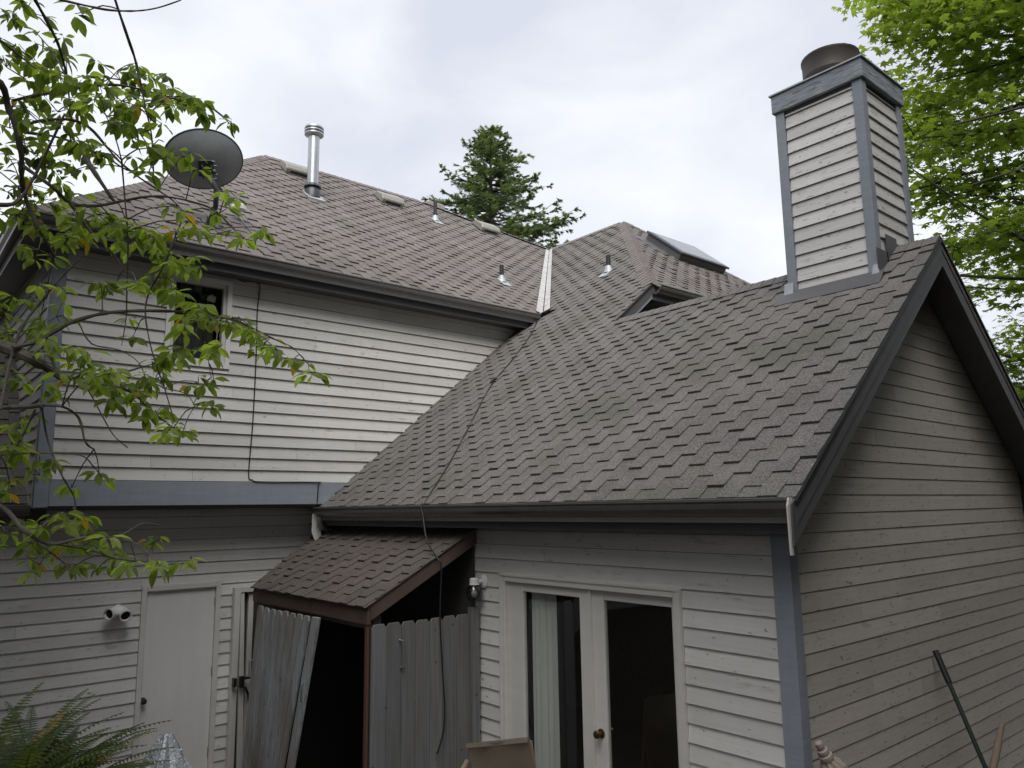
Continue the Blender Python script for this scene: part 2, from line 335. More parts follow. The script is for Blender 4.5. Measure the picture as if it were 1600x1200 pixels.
# closing walls never in view, so that rooms are dark
box('rear_wall', 'sheath', house, -13, -.142, W+.001, W+.14, -.3, 2.6)
box('west_wall', 'sheath', house, -13.0, -12.86, YC+.13, W, -.3, 5.4)
MB().prism([(XK-.55, 1.6, 3.0), (XK-.55, 9, 3.0), (XK-.55, 9, 5.5), (XK-.55, YV+.1, 5.4), (XK-.55, 1.6, zS(1.6)-.2)], (.13, 0, 0)).build('cross_wall', 'dark', house)
box('cross_north_wall', 'sheath', house, -13, XK-.56, 8.85, 9, 2.6, 5.5)
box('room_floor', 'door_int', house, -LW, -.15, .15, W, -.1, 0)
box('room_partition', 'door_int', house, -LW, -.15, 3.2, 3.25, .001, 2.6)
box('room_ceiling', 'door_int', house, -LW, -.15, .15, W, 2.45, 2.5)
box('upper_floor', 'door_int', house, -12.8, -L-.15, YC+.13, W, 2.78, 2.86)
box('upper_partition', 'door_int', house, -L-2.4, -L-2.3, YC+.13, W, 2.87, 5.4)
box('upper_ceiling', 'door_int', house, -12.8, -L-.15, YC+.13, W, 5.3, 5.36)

# ------------------------------------------------------------------ shingled roofs
CA, EXP, BW, DW = .142, .1295, .134, .008       # column pitch, exposure, tab width, flare
def clip(subject, cellp):
    out = subject; n = len(cellp)
    for i in range(n):
        ax, ay = cellp[i]; bx, by = cellp[(i+1) % n]; ex, ey = bx-ax, by-ay
        inp = out; out = []
        if not inp: return []
        for j in range(len(inp)):
            p, q = inp[j-1], inp[j]
            sp = ex*(p[1]-ay)-ey*(p[0]-ax); sq = ex*(q[1]-ay)-ey*(q[0]-ax)
            if sq >= 0:
                if sp < 0: t = sp/(sp-sq); out.append((p[0]+(q[0]-p[0])*t, p[1]+(q[1]-p[1])*t))
                out.append(q)
            elif sp >= 0: t = sp/(sp-sq); out.append((p[0]+(q[0]-p[0])*t, p[1]+(q[1]-p[1])*t))
    return out
def area(p): return abs(sum(p[i-1][0]*p[i][1]-p[i][0]*p[i-1][1] for i in range(len(p))))/2
CELLS = []      # candidates: (pixels, roofkey, ...)
class Roof:
    def __init__(s, part, O, U, V, poly, key, uo=0., seed=1):
        s.part = part; s.O = Vector(O); s.U = Vector(U).normalized(); s.V = Vector(V).normalized(); s.Nn = s.U.cross(s.V).normalized()
        if s.Nn.z < 0: s.Nn = -s.Nn
        s.poly = [((Vector(p)-s.O).dot(s.U), (Vector(p)-s.O).dot(s.V)) for p in poly]
        if sum(s.poly[i-1][0]*s.poly[i][1]-s.poly[i][0]*s.poly[i-1][1] for i in range(len(s.poly))) < 0: s.poly.reverse()
        s.key = key; s.rest = []; s.full = []; r = random.Random(seed)
        us = [p[0] for p in s.poly]; vs = [p[1] for p in s.poly]
        for i in range(int(math.floor((min(us)-uo)/CA))-1, int((max(us)-uo)/CA)+2):
            for k in range(int(min(vs)/(2*EXP))-2, int(max(vs)/(2*EXP))+2):
                uc = uo+(i+.5)*CA+r.uniform(-.004, .004); v0 = k*2*EXP+(i % 2)*EXP-.012+r.uniform(-.005, .005)
                cell = [(uc-BW/2, v0), (uc+BW/2, v0), (uc+BW/2+DW, v0+EXP), (uc+BW/2, v0+2*EXP), (uc-BW/2, v0+2*EXP), (uc-BW/2-DW, v0+EXP)]
                c = clip(s.poly, cell); A = area(c) if len(c) > 2 else 0
                if A < .0008: continue
                ft = A > .999*area(cell); ctr = s.O+s.U*uc+s.V*(v0+EXP); px, py, pz = pix(ctr)
                lift = r.choice((.009, .012, .015, .019))
                rec = dict(cell=c, u=uc, v=v0, lift=lift, tint=r.random()**1.5, ctr=ctr, full=ft)
                if ft and -20 < px < 1620 and -20 < py < 1220: rec['size'] = (ctr-CAM).dot(s.Nn)/-abs(pz)**3; s.full.append(rec)
                else: s.rest.append(rec)
    def emit(s, chosen):
        Mx = Matrix((( s.U.x, s.V.x, s.Nn.x), (s.U.y, s.V.y, s.Nn.y), (s.U.z, s.V.z, s.Nn.z)))
        ids = set(id(c) for c in chosen); base = wloc(s.part)
        cache = {}
        for c in s.full:
            if id(c) not in ids: s.rest.append(c); continue
            me = cache.get(c['lift'])
            if me is None:
                lf = c['lift']; p2 = [(-BW/2, 0), (BW/2, 0), (BW/2+DW, EXP), (BW/2, 2*EXP), (-BW/2, 2*EXP), (-BW/2-DW, EXP)]
                top = [(x, y, lf*(1-y/(2*EXP))+.002) for x, y in p2]; bot = [(x, y, -.001) for x, y in p2]
                me = bpy.data.meshes.new('shingle'); me.from_pydata(top+bot, [], [tuple(range(6))]+[(i, i+6, (i+1) % 6+6, (i+1) % 6) for i in range(6)]); me.update()
                me.materials.append(M['sh'+s.key]); cache[c['lift']] = me
            o = bpy.data.objects.new('shingle', me); COL.objects.link(o); o.parent = s.part
            o.matrix_local = Matrix.Translation(s.O+s.U*c['u']+s.V*c['v']-base) @ Mx.to_4x4()
        vs, fs, tint = [], [], []
        for c in s.rest:
            p = c['cell']; n = len(p); k = len(vs)
            for (x, y) in p:
                h = max(.002, c['lift']*(1-(y-c['v'])/(2*EXP))+.002); vs.append(s.O+s.U*x+s.V*y+s.Nn*h)
            for (x, y) in p: vs.append(s.O+s.U*x+s.V*y-s.Nn*.001)
            fs.append(tuple(range(k, k+n))); tint.append(c['tint'])
            for i in range(n): fs.append((k+i, k+i+n, k+(i+1) % n+n, k+(i+1) % n)); tint.append(c['tint'])
        me = bpy.data.meshes.new('shingle_field'); me.from_pydata([tuple(v-base) for v in vs], [], fs); me.update()
        at_ = me.attributes.new('tint', 'FLOAT', 'FACE'); at_.data.foreach_set('value', tint)
        me.materials.append(M['sf'+s.key]); o = bpy.data.objects.new('shingle_field', me); COL.objects.link(o); o.parent = s.part; o['kind'] = 'stuff'
def slab(name, poly, th, m='dark', parent=None):
    return MB().prism([(p[0], p[1], p[2]-.002) for p in poly], (0, 0, -th)).build(name, m, parent or house)
pS = [(-L+.013, YE, ZE), (XA, YE, ZE), (XA, YR, zS(YR)), (XK, YR, zS(YR)), (XK, YV, ZG), (HP[0], HP[1], ZH), (XVT, HP[1], ZH), (-L+.013, YV+(L-.013+XE), zS(YV+(L-.013+XE)))]
rS = slab('wing_roof', pS, .15)
pE = [(XE, YC-.35, ZG), (XE, YV, ZG), (XVT, HP[1], ZH), (PKX, 3.32, ZP), (PKX, PKY, ZP)]
pE[0] = (XE, PKY-(XE-PKX), ZG)
rE = slab('main_roof', pE, .14)
YN = HP[1]+(HP[1]-YV)
pX = [(XK, YV, ZG), (XK, YN, ZG), (HP[0], HP[1], ZH)]
rX = slab('cross_hip_roof', pX, .12)
MWX = 2*PKX-XE
for nm, pl in (('wing_north_roof', [(XK-.3, YR, zS(YR)), (XA, YR, zS(YR)), (XA, W-YE, ZE), (XK-.3, W-YE, ZE)]),
               ('south_hip_roof', [(PKX, PKY, ZP), (XE, pE[0][1], ZG), (MWX, pE[0][1], ZG)]),
               ('west_roof', [(PKX, PKY, ZP), (MWX, pE[0][1], ZG), (MWX, 7.1, ZG), (PKX, 3.32, ZP)]),
               ('north_hip_roof', [(PKX, 3.32, ZP), (MWX, 7.1, ZG), (-8.9, YN, ZG-.0), (XVT, HP[1], ZH)]),
               ('cross_north_roof', [(HP[0], HP[1], ZH), (XVT, HP[1], ZH), (XVT-.3, YN, ZG), (XK, YN, ZG)])):
    slab(nm, pl, .1, 'sfE')
lz = lambda x: 2.80+.98*(-6.08-x)
pL = [(-6.08, -8, lz(-6.08)), (-6.08, YC-.03, lz(-6.08)), (-8.2, YC-.03, lz(-8.2)), (-8.2, -8, lz(-8.2))]
rL = slab('lower_roof', pL, .1)
roofS = Roof(rS, (0, YE, ZE), (1, 0, 0), (0, 1, MS), pS, 'S', .03, 1)
roofE = Roof(rE, (XE, 0, ZG), (0, 1, 0), (-1, 0, MS), pE, 'E', .0, 2)
roofX = Roof(rX, (XK, YV, ZG), (0, 1, 0), (-1, 0, MS), pX, 'E', .05, 3)
roofL = Roof(rL, (-6.08, -3, lz(-6.08)), (0, 1, 0), (-1, 0, .98), pL, 'S', .0, 4)
allc = sorted([(c['size'], i, c) for i, r_ in enumerate((roofS, roofE)) for c in r_.full], key=lambda t: -abs(t[0]))[:300]
for r_ in (roofS, roofE, roofX, roofL): r_.emit([c for _, _, c in allc])
# ridge / hip caps
def caps(a, b, name='ridge_cap', step=.13, wdt=.12, dip=.097, key='E'):
    a, b = Vector(a), Vector(b); d = (b-a); n = int(d.length/step); d.normalize(); s_ = d.cross(Vector((0, 0, 1))).normalized(); u_ = s_.cross(d)
    mb = MB()
    if 'hip' in name: dip = .068
    for i in range(n):
        p = a+d*step*i; q = p+d*(step*1.25); h0, h1 = .03, .022
        for (e, h) in ((p, h0), (q, h1)): pass
        vs = []
        for (e, h) in ((p, h0), (q, h1)):
            for k in (-1, -.35, 0, .35, 1): vs.append(e+s_*wdt*k*1.0+u_*(h-dip*abs(k)-.004))
        vs += [v-u_*.012 for v in vs[:5]]
        mb.add(vs, [(0, 1, 6, 5), (1, 2, 7, 6), (2, 3, 8, 7), (3, 4, 9, 8), (0, 10, 11, 1), (1, 11, 12, 2), (2, 12, 13, 3), (3, 13, 14, 4)])
    o = mb.build(name, 'sf'+key, house); o['kind'] = 'stuff'
caps((XA, YR, zS(YR)), (XK, YR, zS(YR)), key='S')
caps((PKX, PKY, ZP), (PKX, 3.32, ZP)); caps((XE, pE[0][1], ZG), (PKX, PKY, ZP), 'hip_cap'); caps((XVT, HP[1], ZH), (PKX, 3.32, ZP), 'hip_cap')
caps((XVT, HP[1], ZH), (HP[0], HP[1], ZH)); caps((XK, YV, ZG), (HP[0], HP[1], ZH), 'hip_cap'); caps((XK, YN, ZG), (HP[0], HP[1], ZH), 'hip_cap')
MB().lathe((-9.6, 3.75, 8.62), (.3, -.6, .5), [(.02, .26), (.16, .2), (.3, .06), (.34, 0)], 10).build('ridge_end_hood', 'sfE', house, smooth=True)
r8 = random.Random(21); ms_ = MB()
for k in range(420):
    u0 = r8.random()
    if u0 < .45: x, y = -L+.03+abs(r8.gauss(0, .28)), r8.uniform(-.3, 2.6)
    elif u0 < .7: x, y = r8.uniform(-5.6, .25), -.34+abs(r8.gauss(0, .22))
    else: x, y = r8.uniform(-5.6, .25), r8.uniform(-.3, 2.2)
    row = round((y-YE)*math.sqrt(1+MS*MS)/EXP); y = YE+(row*EXP-.014)/math.sqrt(1+MS*MS)
    if y < YE-.005 or y > YR: continue
    n_ = 5; a0 = r8.uniform(0, 6.28); lx, ly, hh = r8.uniform(.008, .035), r8.uniform(.003, .008), r8.uniform(.004, .01); b0 = Vector((x, y, zS(y)+.003)); k0 = len(ms_.v)
    for j in range(6): ms_.v.append(b0+Vector((math.cos(j*1.047)*lx, math.sin(j*1.047)*ly, math.sin(j*1.047)*ly*MS)))
    ms_.v.append(b0+Vector((0, 0, hh))); ms_.f += [(k0+j, k0+(j+1) % 6, k0+6) for j in range(6)]
ms_.build('roof_moss', 'moss', rS)['kind'] = 'stuff'
# valley flashing: two pale strips with a dark groove
va = Vector((XE+.02, YV-.02, ZG-.0)); vb = Vector((XVT, HP[1], ZH)); vd = (vb-va).normalized()
for sgn, nn in ((1, Vector((0, -MS, 1)).normalized()), (-1, Vector((MS, 0, 1)).normalized())):
    tdir = nn.cross(vd).normalized()
    if tdir.dot(Vector((1, 1, 0)))*sgn < 0: tdir = -tdir
    pts = [va+tdir*.02+nn*.016, va+tdir*.125+nn*.02, vb-vd*.1+tdir*.085+nn*.02, vb-vd*.1+tdir*.015+nn*.016]
    MB().prism(pts, nn*.004).build('valley_flashing', 'valley', house)
MB().prism([va+Vector((.0, -.1, .0)), va+Vector((.28, .05, .12)), va+Vector((.1, .1, .11)), va+Vector((-.05, .05, .03))], (0, 0, .006)).build('valley_foot_flashing', 'lead', house)

# ------------------------------------------------------------------ gutters, fascias, rakes
KP = [(0, 0), (0, -.105), (.062, -.105), (.07, -.088), (.098, -.06), (.108, -.035), (.108, -.014), (.122, -.012), (.122, 0), (.112, 0), (.104, -.02), (.006, -.02)]
def gutter(name, p0, outd, along):
    p0, outd, along = Vector(p0), Vector(outd), Vector(along)
    o = MB().prism([p0+outd*a+Vector((0, 0, b)) for a, b in KP], along).build(name, 'gutter', house); return o
gutter('gutter', (-5.93, -.301, ZE-.005), (0, -1, 0), (6.19, 0, .0))
box('lip_highlight_strip', 'lip', house, -5.92, .255, -.4255, -.4125, ZE-.004, ZE+.001)  # thin strip added to carry the painted highlight
box('fascia_board', 'dark', house, -L-.02, XA-.04, -.30, -.262, 2.52, 2.70)
box('fascia_joint_cover', 'dark', house, -5.0, -4.985, -.303, -.3005, 2.53, 2.62)
box('eave_soffit', 'dark', house, -LW, .03, -.261, -.031, 2.52, 2.545)
gutter('gutter', (-5.603, -3.66, ZG-.0), (1, 0, 0), (0, 6.62, 0))
box('fascia_board', 'dark', house, -5.645, -5.605, -3.6, 3.05, 5.33, 5.50)
box('eave_soffit', 'dark', house, -L, -5.646, -3.6, 3.05, 5.35, 5.375)
box('eave_soffit', 'dark', house, -13, -5.646, -3.6, YC, 5.376, 5.39)
gutter('gutter', (-13, -3.601, ZG), (0, -1, 0), (7.35, 0, 0))
box('fascia_board', 'dark', house, -13, -5.646, -3.6, -3.56, 5.33, 5.50)
gutter('gutter', (-6.1, -8, 2.79), (1, 0, 0), (0, 4.69, 0))
box('fascia_board', 'dark', house, -6.14, -6.102, -8, YC-.03, 2.6, 2.74)
# cross hip eave
gutter('gutter', (XK-.03, YV+.1, ZG), (1, 0, 0), (0, 5.5, 0))
box('fascia_board', 'dark', house, XK-.07, XK-.032, YV-.02, YN, 5.36, 5.52)
box('eave_soffit', 'dark', house, XK-.42, XK-.075, YV+.2, YN, 5.37, 5.39)
# rake boards
def rake(y0, y1, x0, x1, h, m, name='rake_board', mir=False):
    f = (lambda y: W-y) if mir else (lambda y: y)
    MB().prism([(x0, f(y0), zS(y0)-.008), (x0, f(y1), zS(y1)-.008), (x0, f(y1), zS(y1)-h), (x0, f(y0), zS(y0)-h)], (x1-x0, 0, 0)).build(name, m, house)
rake(-.40, YR, XA-.045, XA-.006, .25, 'dark'); rake(-.40, YR, XA-.045, XA-.006, .25, 'dark', mir=True)
rake(-.37, YR, XA-.005, XA+.012, .035, 'black', 'drip_edge'); rake(-.37, YR, XA-.005, XA+.012, .035, 'black', 'drip_edge', True)
rake(-.2, YR, .032, XA-.046, .17, 'dark', 'gable_soffit'); rake(-.2, YR, .032, XA-.046, .17, 'dark', 'gable_soffit', True)
rake(YR+.02, YV+.02, XK-.04, XK-.006, .2, 'blue', 'rake_board'); rake(YR+.02, YV+.02, XK-.005, XK+.012, .03, 'black', 'drip_edge')
rake(YR-.2, YV, XK-.42, XK-.041, .16, 'dark', 'gable_soffit')
MB().prism([(XA-.03, -.405, 2.735), (XA-.03, -.365, 2.735), (XA-.03, -.39, 2.685), (XA-.035, -.385, 2.40), (XA-.035, -.41, 2.40), (XA-.03, -.425, 2.685)], (.012, 0, 0)).build('end_cap_strip', 'white', house)
# short gutter elbow / downspout at the left end of the wing gutter
MB().tube([(-5.86, -.36, 2.63), (-5.86, -.36, 2.56), (-5.88, -.30, 2.5), (-5.95, -.15, 2.44), (-6.0, -.06, 2.38), (-6.0, -.05, 1.9)], [.035, .035, .036, .036, .035, .035], 8).build('downspout', 'gutter', house, smooth=True)
MB().prism([(-5.935, -.42, 2.66), (-5.935, -.30, 2.66), (-5.935, -.30, 2.30), (-5.935, -.36, 2.30), (-5.935, -.42, 2.44)], (.01, 0, 0)).build('fascia_return', 'white', house)

# ------------------------------------------------------------------ windows and doors of the house
win = MB().box(-L-.02, -L+.035, WY0-.05, WY1+.05, WZ0-.05, WZ0).box(-L-.02, -L+.035, WY0-.05, WY1+.05, WZ1, WZ1+.05).box(-L-.02, -L+.035, WY0-.05, WY0, WZ0, WZ1).box(-L-.02, -L+.035, WY1, WY1+.05, WZ0, WZ1).build('window', 'vinyl', house)
MB().box(-L-.05, -L+.01, WY0+.001, WY0+.04, WZ0+.001, WZ1-.001).box(-L-.05, -L+.01, WY1-.04, WY1-.001, WZ0+.001, WZ1-.001).box(-L-.05, -L+.01, WY0+.041, WY1-.041, WZ0+.001, WZ0+.04).box(-L-.05, -L+.01, WY0+.041, WY1-.041, WZ1-.04, WZ1-.001).build('sash', 'white', win)
box('pane', 'glass', win, -L-.025, -L-.02, WY0+.04, WY1-.04, WZ0+.04, WZ1-.04)
mb = MB()
def drape(mb, x0, x1, y, z0, z1, n, amp, ax='x'):
    k0 = len(mb.v)
    for i in range(n+1):
        t = i/n; a = x0+(x1-x0)*t; d = amp*math.sin(t*n*1.1)+amp*.5*math.sin(t*n*.43+1)
        for z in (z0, z1):
            dd = d*(1.0 if z == z0 else .7); mb.v.append((a, y+dd, z) if ax == 'x' else (y+dd, a, z))
    for i in range(n): k = k0+2*i; mb.f.append((k, k+2, k+3, k+1))
drape(mb, WY0+.05, WY1-.05, -L-.25, WZ0, WZ1-.35, 26, .015, 'y'); mb.build('curtain', 'darkcurtain', win, smooth=True)
# plain side door
dr = MB().box(-LW-.02, -LW+.03, PD0, PD0+.055, -.2, PZ).box(-LW-.02, -LW+.03, PD1-.055, PD1, -.2, PZ).box(-LW-.02, -LW+.03, PD0+.0555, PD1-.0555, PZ-.055, PZ).build('side_door', 'white', house, bevel=.004)
box('door_slab', 'offwhite', dr, -LW-.05, -LW-.012, PD0+.056, PD1-.056, -.18, PZ-.056, bevel=.003)
MB().lathe((-LW-.012, -2.092, .74), (1, 0, 0), [(.032, 0), (.034, .006), (.012, .012), (.012, .035), (.028, .045), (.031, .06), (.026, .072), (.008, .078)], 16).build('knob', 'knob', dr, smooth=True)
for hz in (1.65, .9, .05): MB().lathe((-LW-.006, PD1-.058, hz), (0, 0, 1), [(.008, 0), (.008, .09)], 8).build('hinge', 'galv', dr)
box('threshold', 'galv', dr, -LW-.05, -LW+.06, PD0+.0, PD1, -.23, -.2)
# french doors
fr = MB().box(FD0, FD0+.07, -.035, .1, -.05, FZ).box(FD1-.07, FD1, -.035, .1, -.05, FZ).box(FD0+.0705, FD1-.0705, -.035, .1, FZ-.07, FZ).build('french_door', 'white', house, bevel=.004)
MB().box(FD0+.0005, FD0+.02, -.045, -.0355, -.05, FZ-.0005).box(FD1-.02, FD1-.0005, -.045, -.0355, -.05, FZ-.0005).box(FD0+.021, FD1-.021, -.045, -.0355, FZ-.02, FZ-.0005).build('casing_bead', 'white', fr)
XM = -1.775
for x0, x1, gx0, gx1 in ((FD0+.072, XM-.012, -2.60, -1.895), (XM+.012, FD1-.072, -1.64, -.965)):
    y0 = .0 if x0 < -2 else .012
    lf = MB().box(x0, gx0, y0, y0+.045, 0, FZ-.073).box(gx1, x1, y0, y0+.045, 0, FZ-.073).box(gx0+.0003, gx1-.0003, y0, y0+.045, FZ-.145, FZ-.073).box(gx0+.0003, gx1-.0003, y0, y0+.045, 0, .25).build('door_leaf', 'white', fr, bevel=.003)
    box('pane', 'glass', fr, gx0, gx1, y0+.02, y0+.025, .25, FZ-.145)
box('astragal', 'white', fr, XM-.011, XM+.011, -.012, .04, 0, FZ-.073)
MB().lathe((-1.70, .012, .95), (0, -1, 0), [(.034, 0), (.036, .008), (.013, .014), (.013, .035), (.027, .043), (.032, .056), (.027, .07), (.01, .076)], 16).build('knob', 'brass', fr, smooth=True)
mb = MB(); drape(mb, -2.60, -2.28, .10, .0, 2.02, 24, .022); cu = mb.build('curtain', 'curtain', fr, smooth=True)

# ------------------------------------------------------------------ chimney
CX0, CX1, CY0, CY1, CZ = -.915, -.09, 1.93, 2.725, 6.46
ch = MB().box(CX0+.02, CX1-.02, CY0+.02, CY1-.02, 4.2, CZ+.17).build('chimney', 'sheath', house)
for z0, z1 in courses(4.5, CZ-.02, 4.62, .1275):
    board(ch, 'x', CY0+.02, -1, CX0+.082, CX1-.082, z0, z1, 'siding_ch_x'); board(ch, 'y', CX1-.02, 1, CY0+.082, CY1-.082, z0, z1, 'siding_ch_y')
    board(ch, 'x', CY1-.02, 1, CX0+.082, CX1-.082, z0, z1, 'siding_ch_x'); board(ch, 'y', CX0+.02, -1, CY0+.082, CY1-.082, z0, z1, 'siding_ch_y')
for sx in (0, 1):
    for sy in (0, 1):
        xa_, xb_ = (CX0-.012, CX0+.077) if sx == 0 else (CX1-.077, CX1+.012); ya_, yb_ = (CY0-.012, CY0+.015) if sy == 0 else (CY1-.015, CY1+.012)
        zb = (zS(CY0)-.01) if sy == 0 else 4.5
        m1 = MB().box(xa_, xb_, ya_, yb_, zb+.03, CZ)
        xc, xd = (CX0-.012, CX0+.015) if sx == 0 else (CX1-.015, CX1+.012); yc, yd = (CY0+.0155, CY0+.077) if sy == 0 else (CY1-.077, CY1-.0155)
        m1.box(xc, xd, yc, yd, zb+.08, CZ); m1.build('corner_trim', 'blue', ch, bevel=.002)
MB().box(CX0-.035, CX1+.035, CY0-.035, CY1+.035, CZ+.001, CZ+.185).build('cap_band', 'bluew', ch, bevel=.006)
MB().box(CX0+.03, CX1-.03, CY0+.0, CY1-.03, CZ-.022, CZ).build('cap_under_trim', 'dark', ch)  # thin dark strip below the cap band
MB().box(CX0-.05, CX1+.05, CY0-.05, CY1+.05, CZ+.186, CZ+.2).build('cap_flashing', 'lead', ch)
MB().lathe((-.525, 2.31, CZ+.2), (0, 0, 1), [(.16, 0), (.16, .14), (.25, .15), (.262, .16), (.262, .32), (.27, .33), (.27, .35), (.24, .355), (.235, .27), (.02, .26)], 28).build('flue_shroud', 'flue', ch, smooth=True)
MB().prism([(CX0-.1, CY0-.14, zS(CY0-.14)+.014), (CX1+.06, CY0-.14, zS(CY0-.14)+.014), (CX1+.06, CY0-.013, zS(CY0-.013)+.05), (CX0-.1, CY0-.013, zS(CY0-.013)+.05)], (0, 0, .004)).build('base_flashing', 'dark', ch)
MB().prism([(CX0-.04, CY0-.05, zS(CY0)-.04), (CX0+.05, CY0-.05, zS(CY0)-.04), (CX0+.05, CY0-.02, zS(CY0)+.12), (CX0-.04, CY0-.02, zS(CY0)+.12)], (0, .012, .0)).build('corner_flashing', 'lead', ch)
MB().prism([(CX1-.05, CY0-.05, zS(CY0)-.04), (CX1+.03, CY0-.05, zS(CY0)-.04), (CX1+.01, CY0-.02, zS(CY0)+.10), (CX1-.03, CY0-.02, zS(CY0)+.10)], (0, .012, .0)).build('corner_flashing', 'lead', ch)
for yy in (2.0, 2.2):
    MB().prism([(CX1+.013, yy-.1, zS(yy-.1)+.0), (CX1+.013, yy+.12, zS(yy+.12)), (CX1+.013, yy+.12, zS(yy+.12)+.09), (CX1+.013, yy-.1, zS(yy+.12)+.09)], (.004, 0, 0)).build('step_flashing', 'dark', ch)

# ------------------------------------------------------------------ roof fixtures
def onE(x, y, h=0): return Vector((x, y, zE(x)+h))
nE = Vector((MS, 0, 1)).normalized()
fp = thing('flue_pipe', onE(-8.057, .464), 'tall shiny galvanized flue pipe with round cap on the main roof', 'flue pipe')
b = fp.location
MB().lathe(b-Vector((0, 0, .05)), (0, 0, 1), [(.088, 0), (.088, 1.06)], 20).build('pipe', 'galv', fp, smooth=True)
MB().lathe(b+Vector((0, 0, .98)), (0, 0, 1), [(.10, 0), (.15, .03), (.15, .05), (.12, .055), (.12, .075), (.152, .08), (.152, .10), (.12, .105), (.12, .125), (.152, .13), (.15, .155), (.09, .185), (.01, .19)], 24).build('cap', 'galv', fp, smooth=True)
MB().lathe(b+Vector((0, 0, .13)), (0, 0, 1), [(.09, .05), (.135, .0), (.135, -.006), (.1, -.01)], 20).build('storm_collar', 'dishm', fp, smooth=True)
MB().lathe(b-Vector((0, 0, .06)), (0, 0, 1), [(.13, 0), (.125, .1), (.10, .17)], 20).build('boot', 'dishm', fp, smooth=True)
ud = Vector((0, 1, 0)); vdn = Vector((-1, 0, MS)).normalized()
MB().obox(b+nE*.015-vdn*.06, ud*.15, vdn*.17, nE*.004).build('flashing', 'lead', fp)
for i, (x, y, lab) in enumerate(((-8.904, .528, 'low brown roof vent beside the tall flue pipe'), (-8.75, 2.255, 'low roof vent midway between flue pipe and plumbing vent near ridge'), (-8.712, 4.471, 'low roof vent farthest right on the main roof'))):
    o = thing('roof_vent', onE(x, y), lab, 'roof vent', 'low roof vents along the ridge'); b = o.location
    q = [b+ud*a*.19+vdn*v+nE*h for a in (-1.2, 1.2) for v, h in ((-.2, .02), (-.2, .10), (-.12, .15), (.10, .13), (.24, .02))]
    MB().add(q, [(0, 1, 2, 3, 4), (9, 8, 7, 6, 5)]+[(j, j+5, (j+1) % 5+5, (j+1) % 5) for j in range(5)]).build('hood', 'brownmetal', o, bevel=.012)
    MB().obox(b+nE*.02-vdn*.16+ud*.05, ud*.2, vdn*.05, nE*.003).build('flange', 'lead', o)
    MB().obox(b-vdn*.203+nE*.05, ud*.15, vdn*.003, nE*.018).build('opening', 'black', o)
def plumb(p, n, v, u_, h, r_, lab):
    o = thing('plumbing_vent', p, lab, 'vent pipe', 'black plumbing vents')
    MB().lathe(p-Vector((0, 0, .05)), (0, 0, 1), [(r_, 0), (r_, h+.05), (r_*.75, h+.05), (r_*.75, h)], 12).build('pipe', 'pipe', o, smooth=True)
    MB().lathe(p-Vector((0, 0, .02)), (0, 0, 1), [(r_*2.4, 0), (r_*1.7, .06), (r_*1.05, .12)], 14).build('boot', 'lead', o, smooth=True)
    MB().obox(p+n*.02-v*.07, u_*.085, v*.12, n*.004).build('flashing', 'lead', o)
plumb(onE(-8.459, 3.093), nE, vdn, ud, .38, .035, 'black plumbing vent pipe standing near the main ridge')
plumb(onE(-6.437, 2.994), nE, vdn, ud, .27, .035, 'black plumbing vent pipe left of the pale valley flashing')
plumb(Vector((-4.969, 3.916, zS(3.916))), Vector((0, -MS, 1)).normalized(), Vector((0, 1, MS)).normalized(), Vector((1, 0, 0)), .26, .036, 'black plumbing vent pipe right of the pale valley flashing')
# skylight on the cross hip
sk = thing('skylight', (-5.2, 6.3, ZG+MS*(XK+5.2)), 'dark framed skylight with raised curb on the hip roof', 'skylight')
nX = nE; c0 = Vector((-5.35, 6.38, ZG+MS*(XK+5.35)))
MB().obox(c0+nX*.03, ud*.66, vdn*.45, nX*.09).build('curb', 'dark', sk, bevel=.01)
MB().obox(c0+nX*.14, ud*.69, vdn*.48, nX*.018).build('frame', 'dishm', sk, bevel=.006)
MB().obox(c0+nX*.162, ud*.6, vdn*.4, nX*.003).build('pane', 'glass', sk)
MB().obox(c0-ud*.85+vdn*.1+nX*.014, ud*.16, vdn*.4, nX*.003).build('flashing', 'dark', sk)

# ------------------------------------------------------------------ satellite dish
dc = at(320, 252, 8.85); foot = onE(-6.12, -1.72)
ds = thing('satellite_dish', foot, 'dark grey oval satellite dish on a bent mast over the gutter', 'satellite dish')
az = math.atan2((dc-CAM).y, (dc-CAM).x)+R(14); bore = Vector((math.cos(az)*math.cos(R(40)), math.sin(az)*math.cos(R(40)), math.sin(R(40))))
sx_ = bore.cross(Vector((0, 0, 1))).normalized(); sy_ = sx_.cross(bore).normalized(); tl = R(14)
ax_ = sx_*math.cos(tl)+sy_*math.sin(tl); ay_ = -sx_*math.sin(tl)+sy_*math.cos(tl)
mb = MB(); nr, na = 8, 40; RA, RB = .435, .35
for sidev, off in ((0, 0), (1, .012)):
    for i in range(nr+1):
        q = i/nr
        for j in range(na):
            a = 2*math.pi*j/na; mb.v.append(dc+ax_*(RA*q*math.cos(a))+ay_*(RB*q*math.sin(a))+bore*(.11*q*q-.05+off))
ns = (nr+1)*na
for s2 in (0, 1):
    for i in range(nr):
        for j in range(na): k = s2*ns+i*na+j; k2 = s2*ns+i*na+(j+1) % na; mb.f.append((k, k2, k2+na, k+na))
for j in range(na): a0, a1 = nr*na+j, nr*na+(j+1) % na; mb.f.append((a0, a1, a1+ns, a0+ns))
mb.build('reflector', 'dish', ds, smooth=True)
mb = MB(); mb.tube([dc+ax_*(RA*math.cos(2*math.pi*j/na))+ay_*(RB*math.sin(2*math.pi*j/na))+bore*.066 for j in range(na+1)], .011, 6); mb.build('rim', 'dishm', ds, smooth=True)
hub = dc-bore*.05; hb = hub-bore*.1
MB().obox(hub-bore*.015-ay_*.06, ax_*.085, ay_*.1, bore*.014).build('back_plate', 'dishm', ds, bevel=.006)
br = MB()
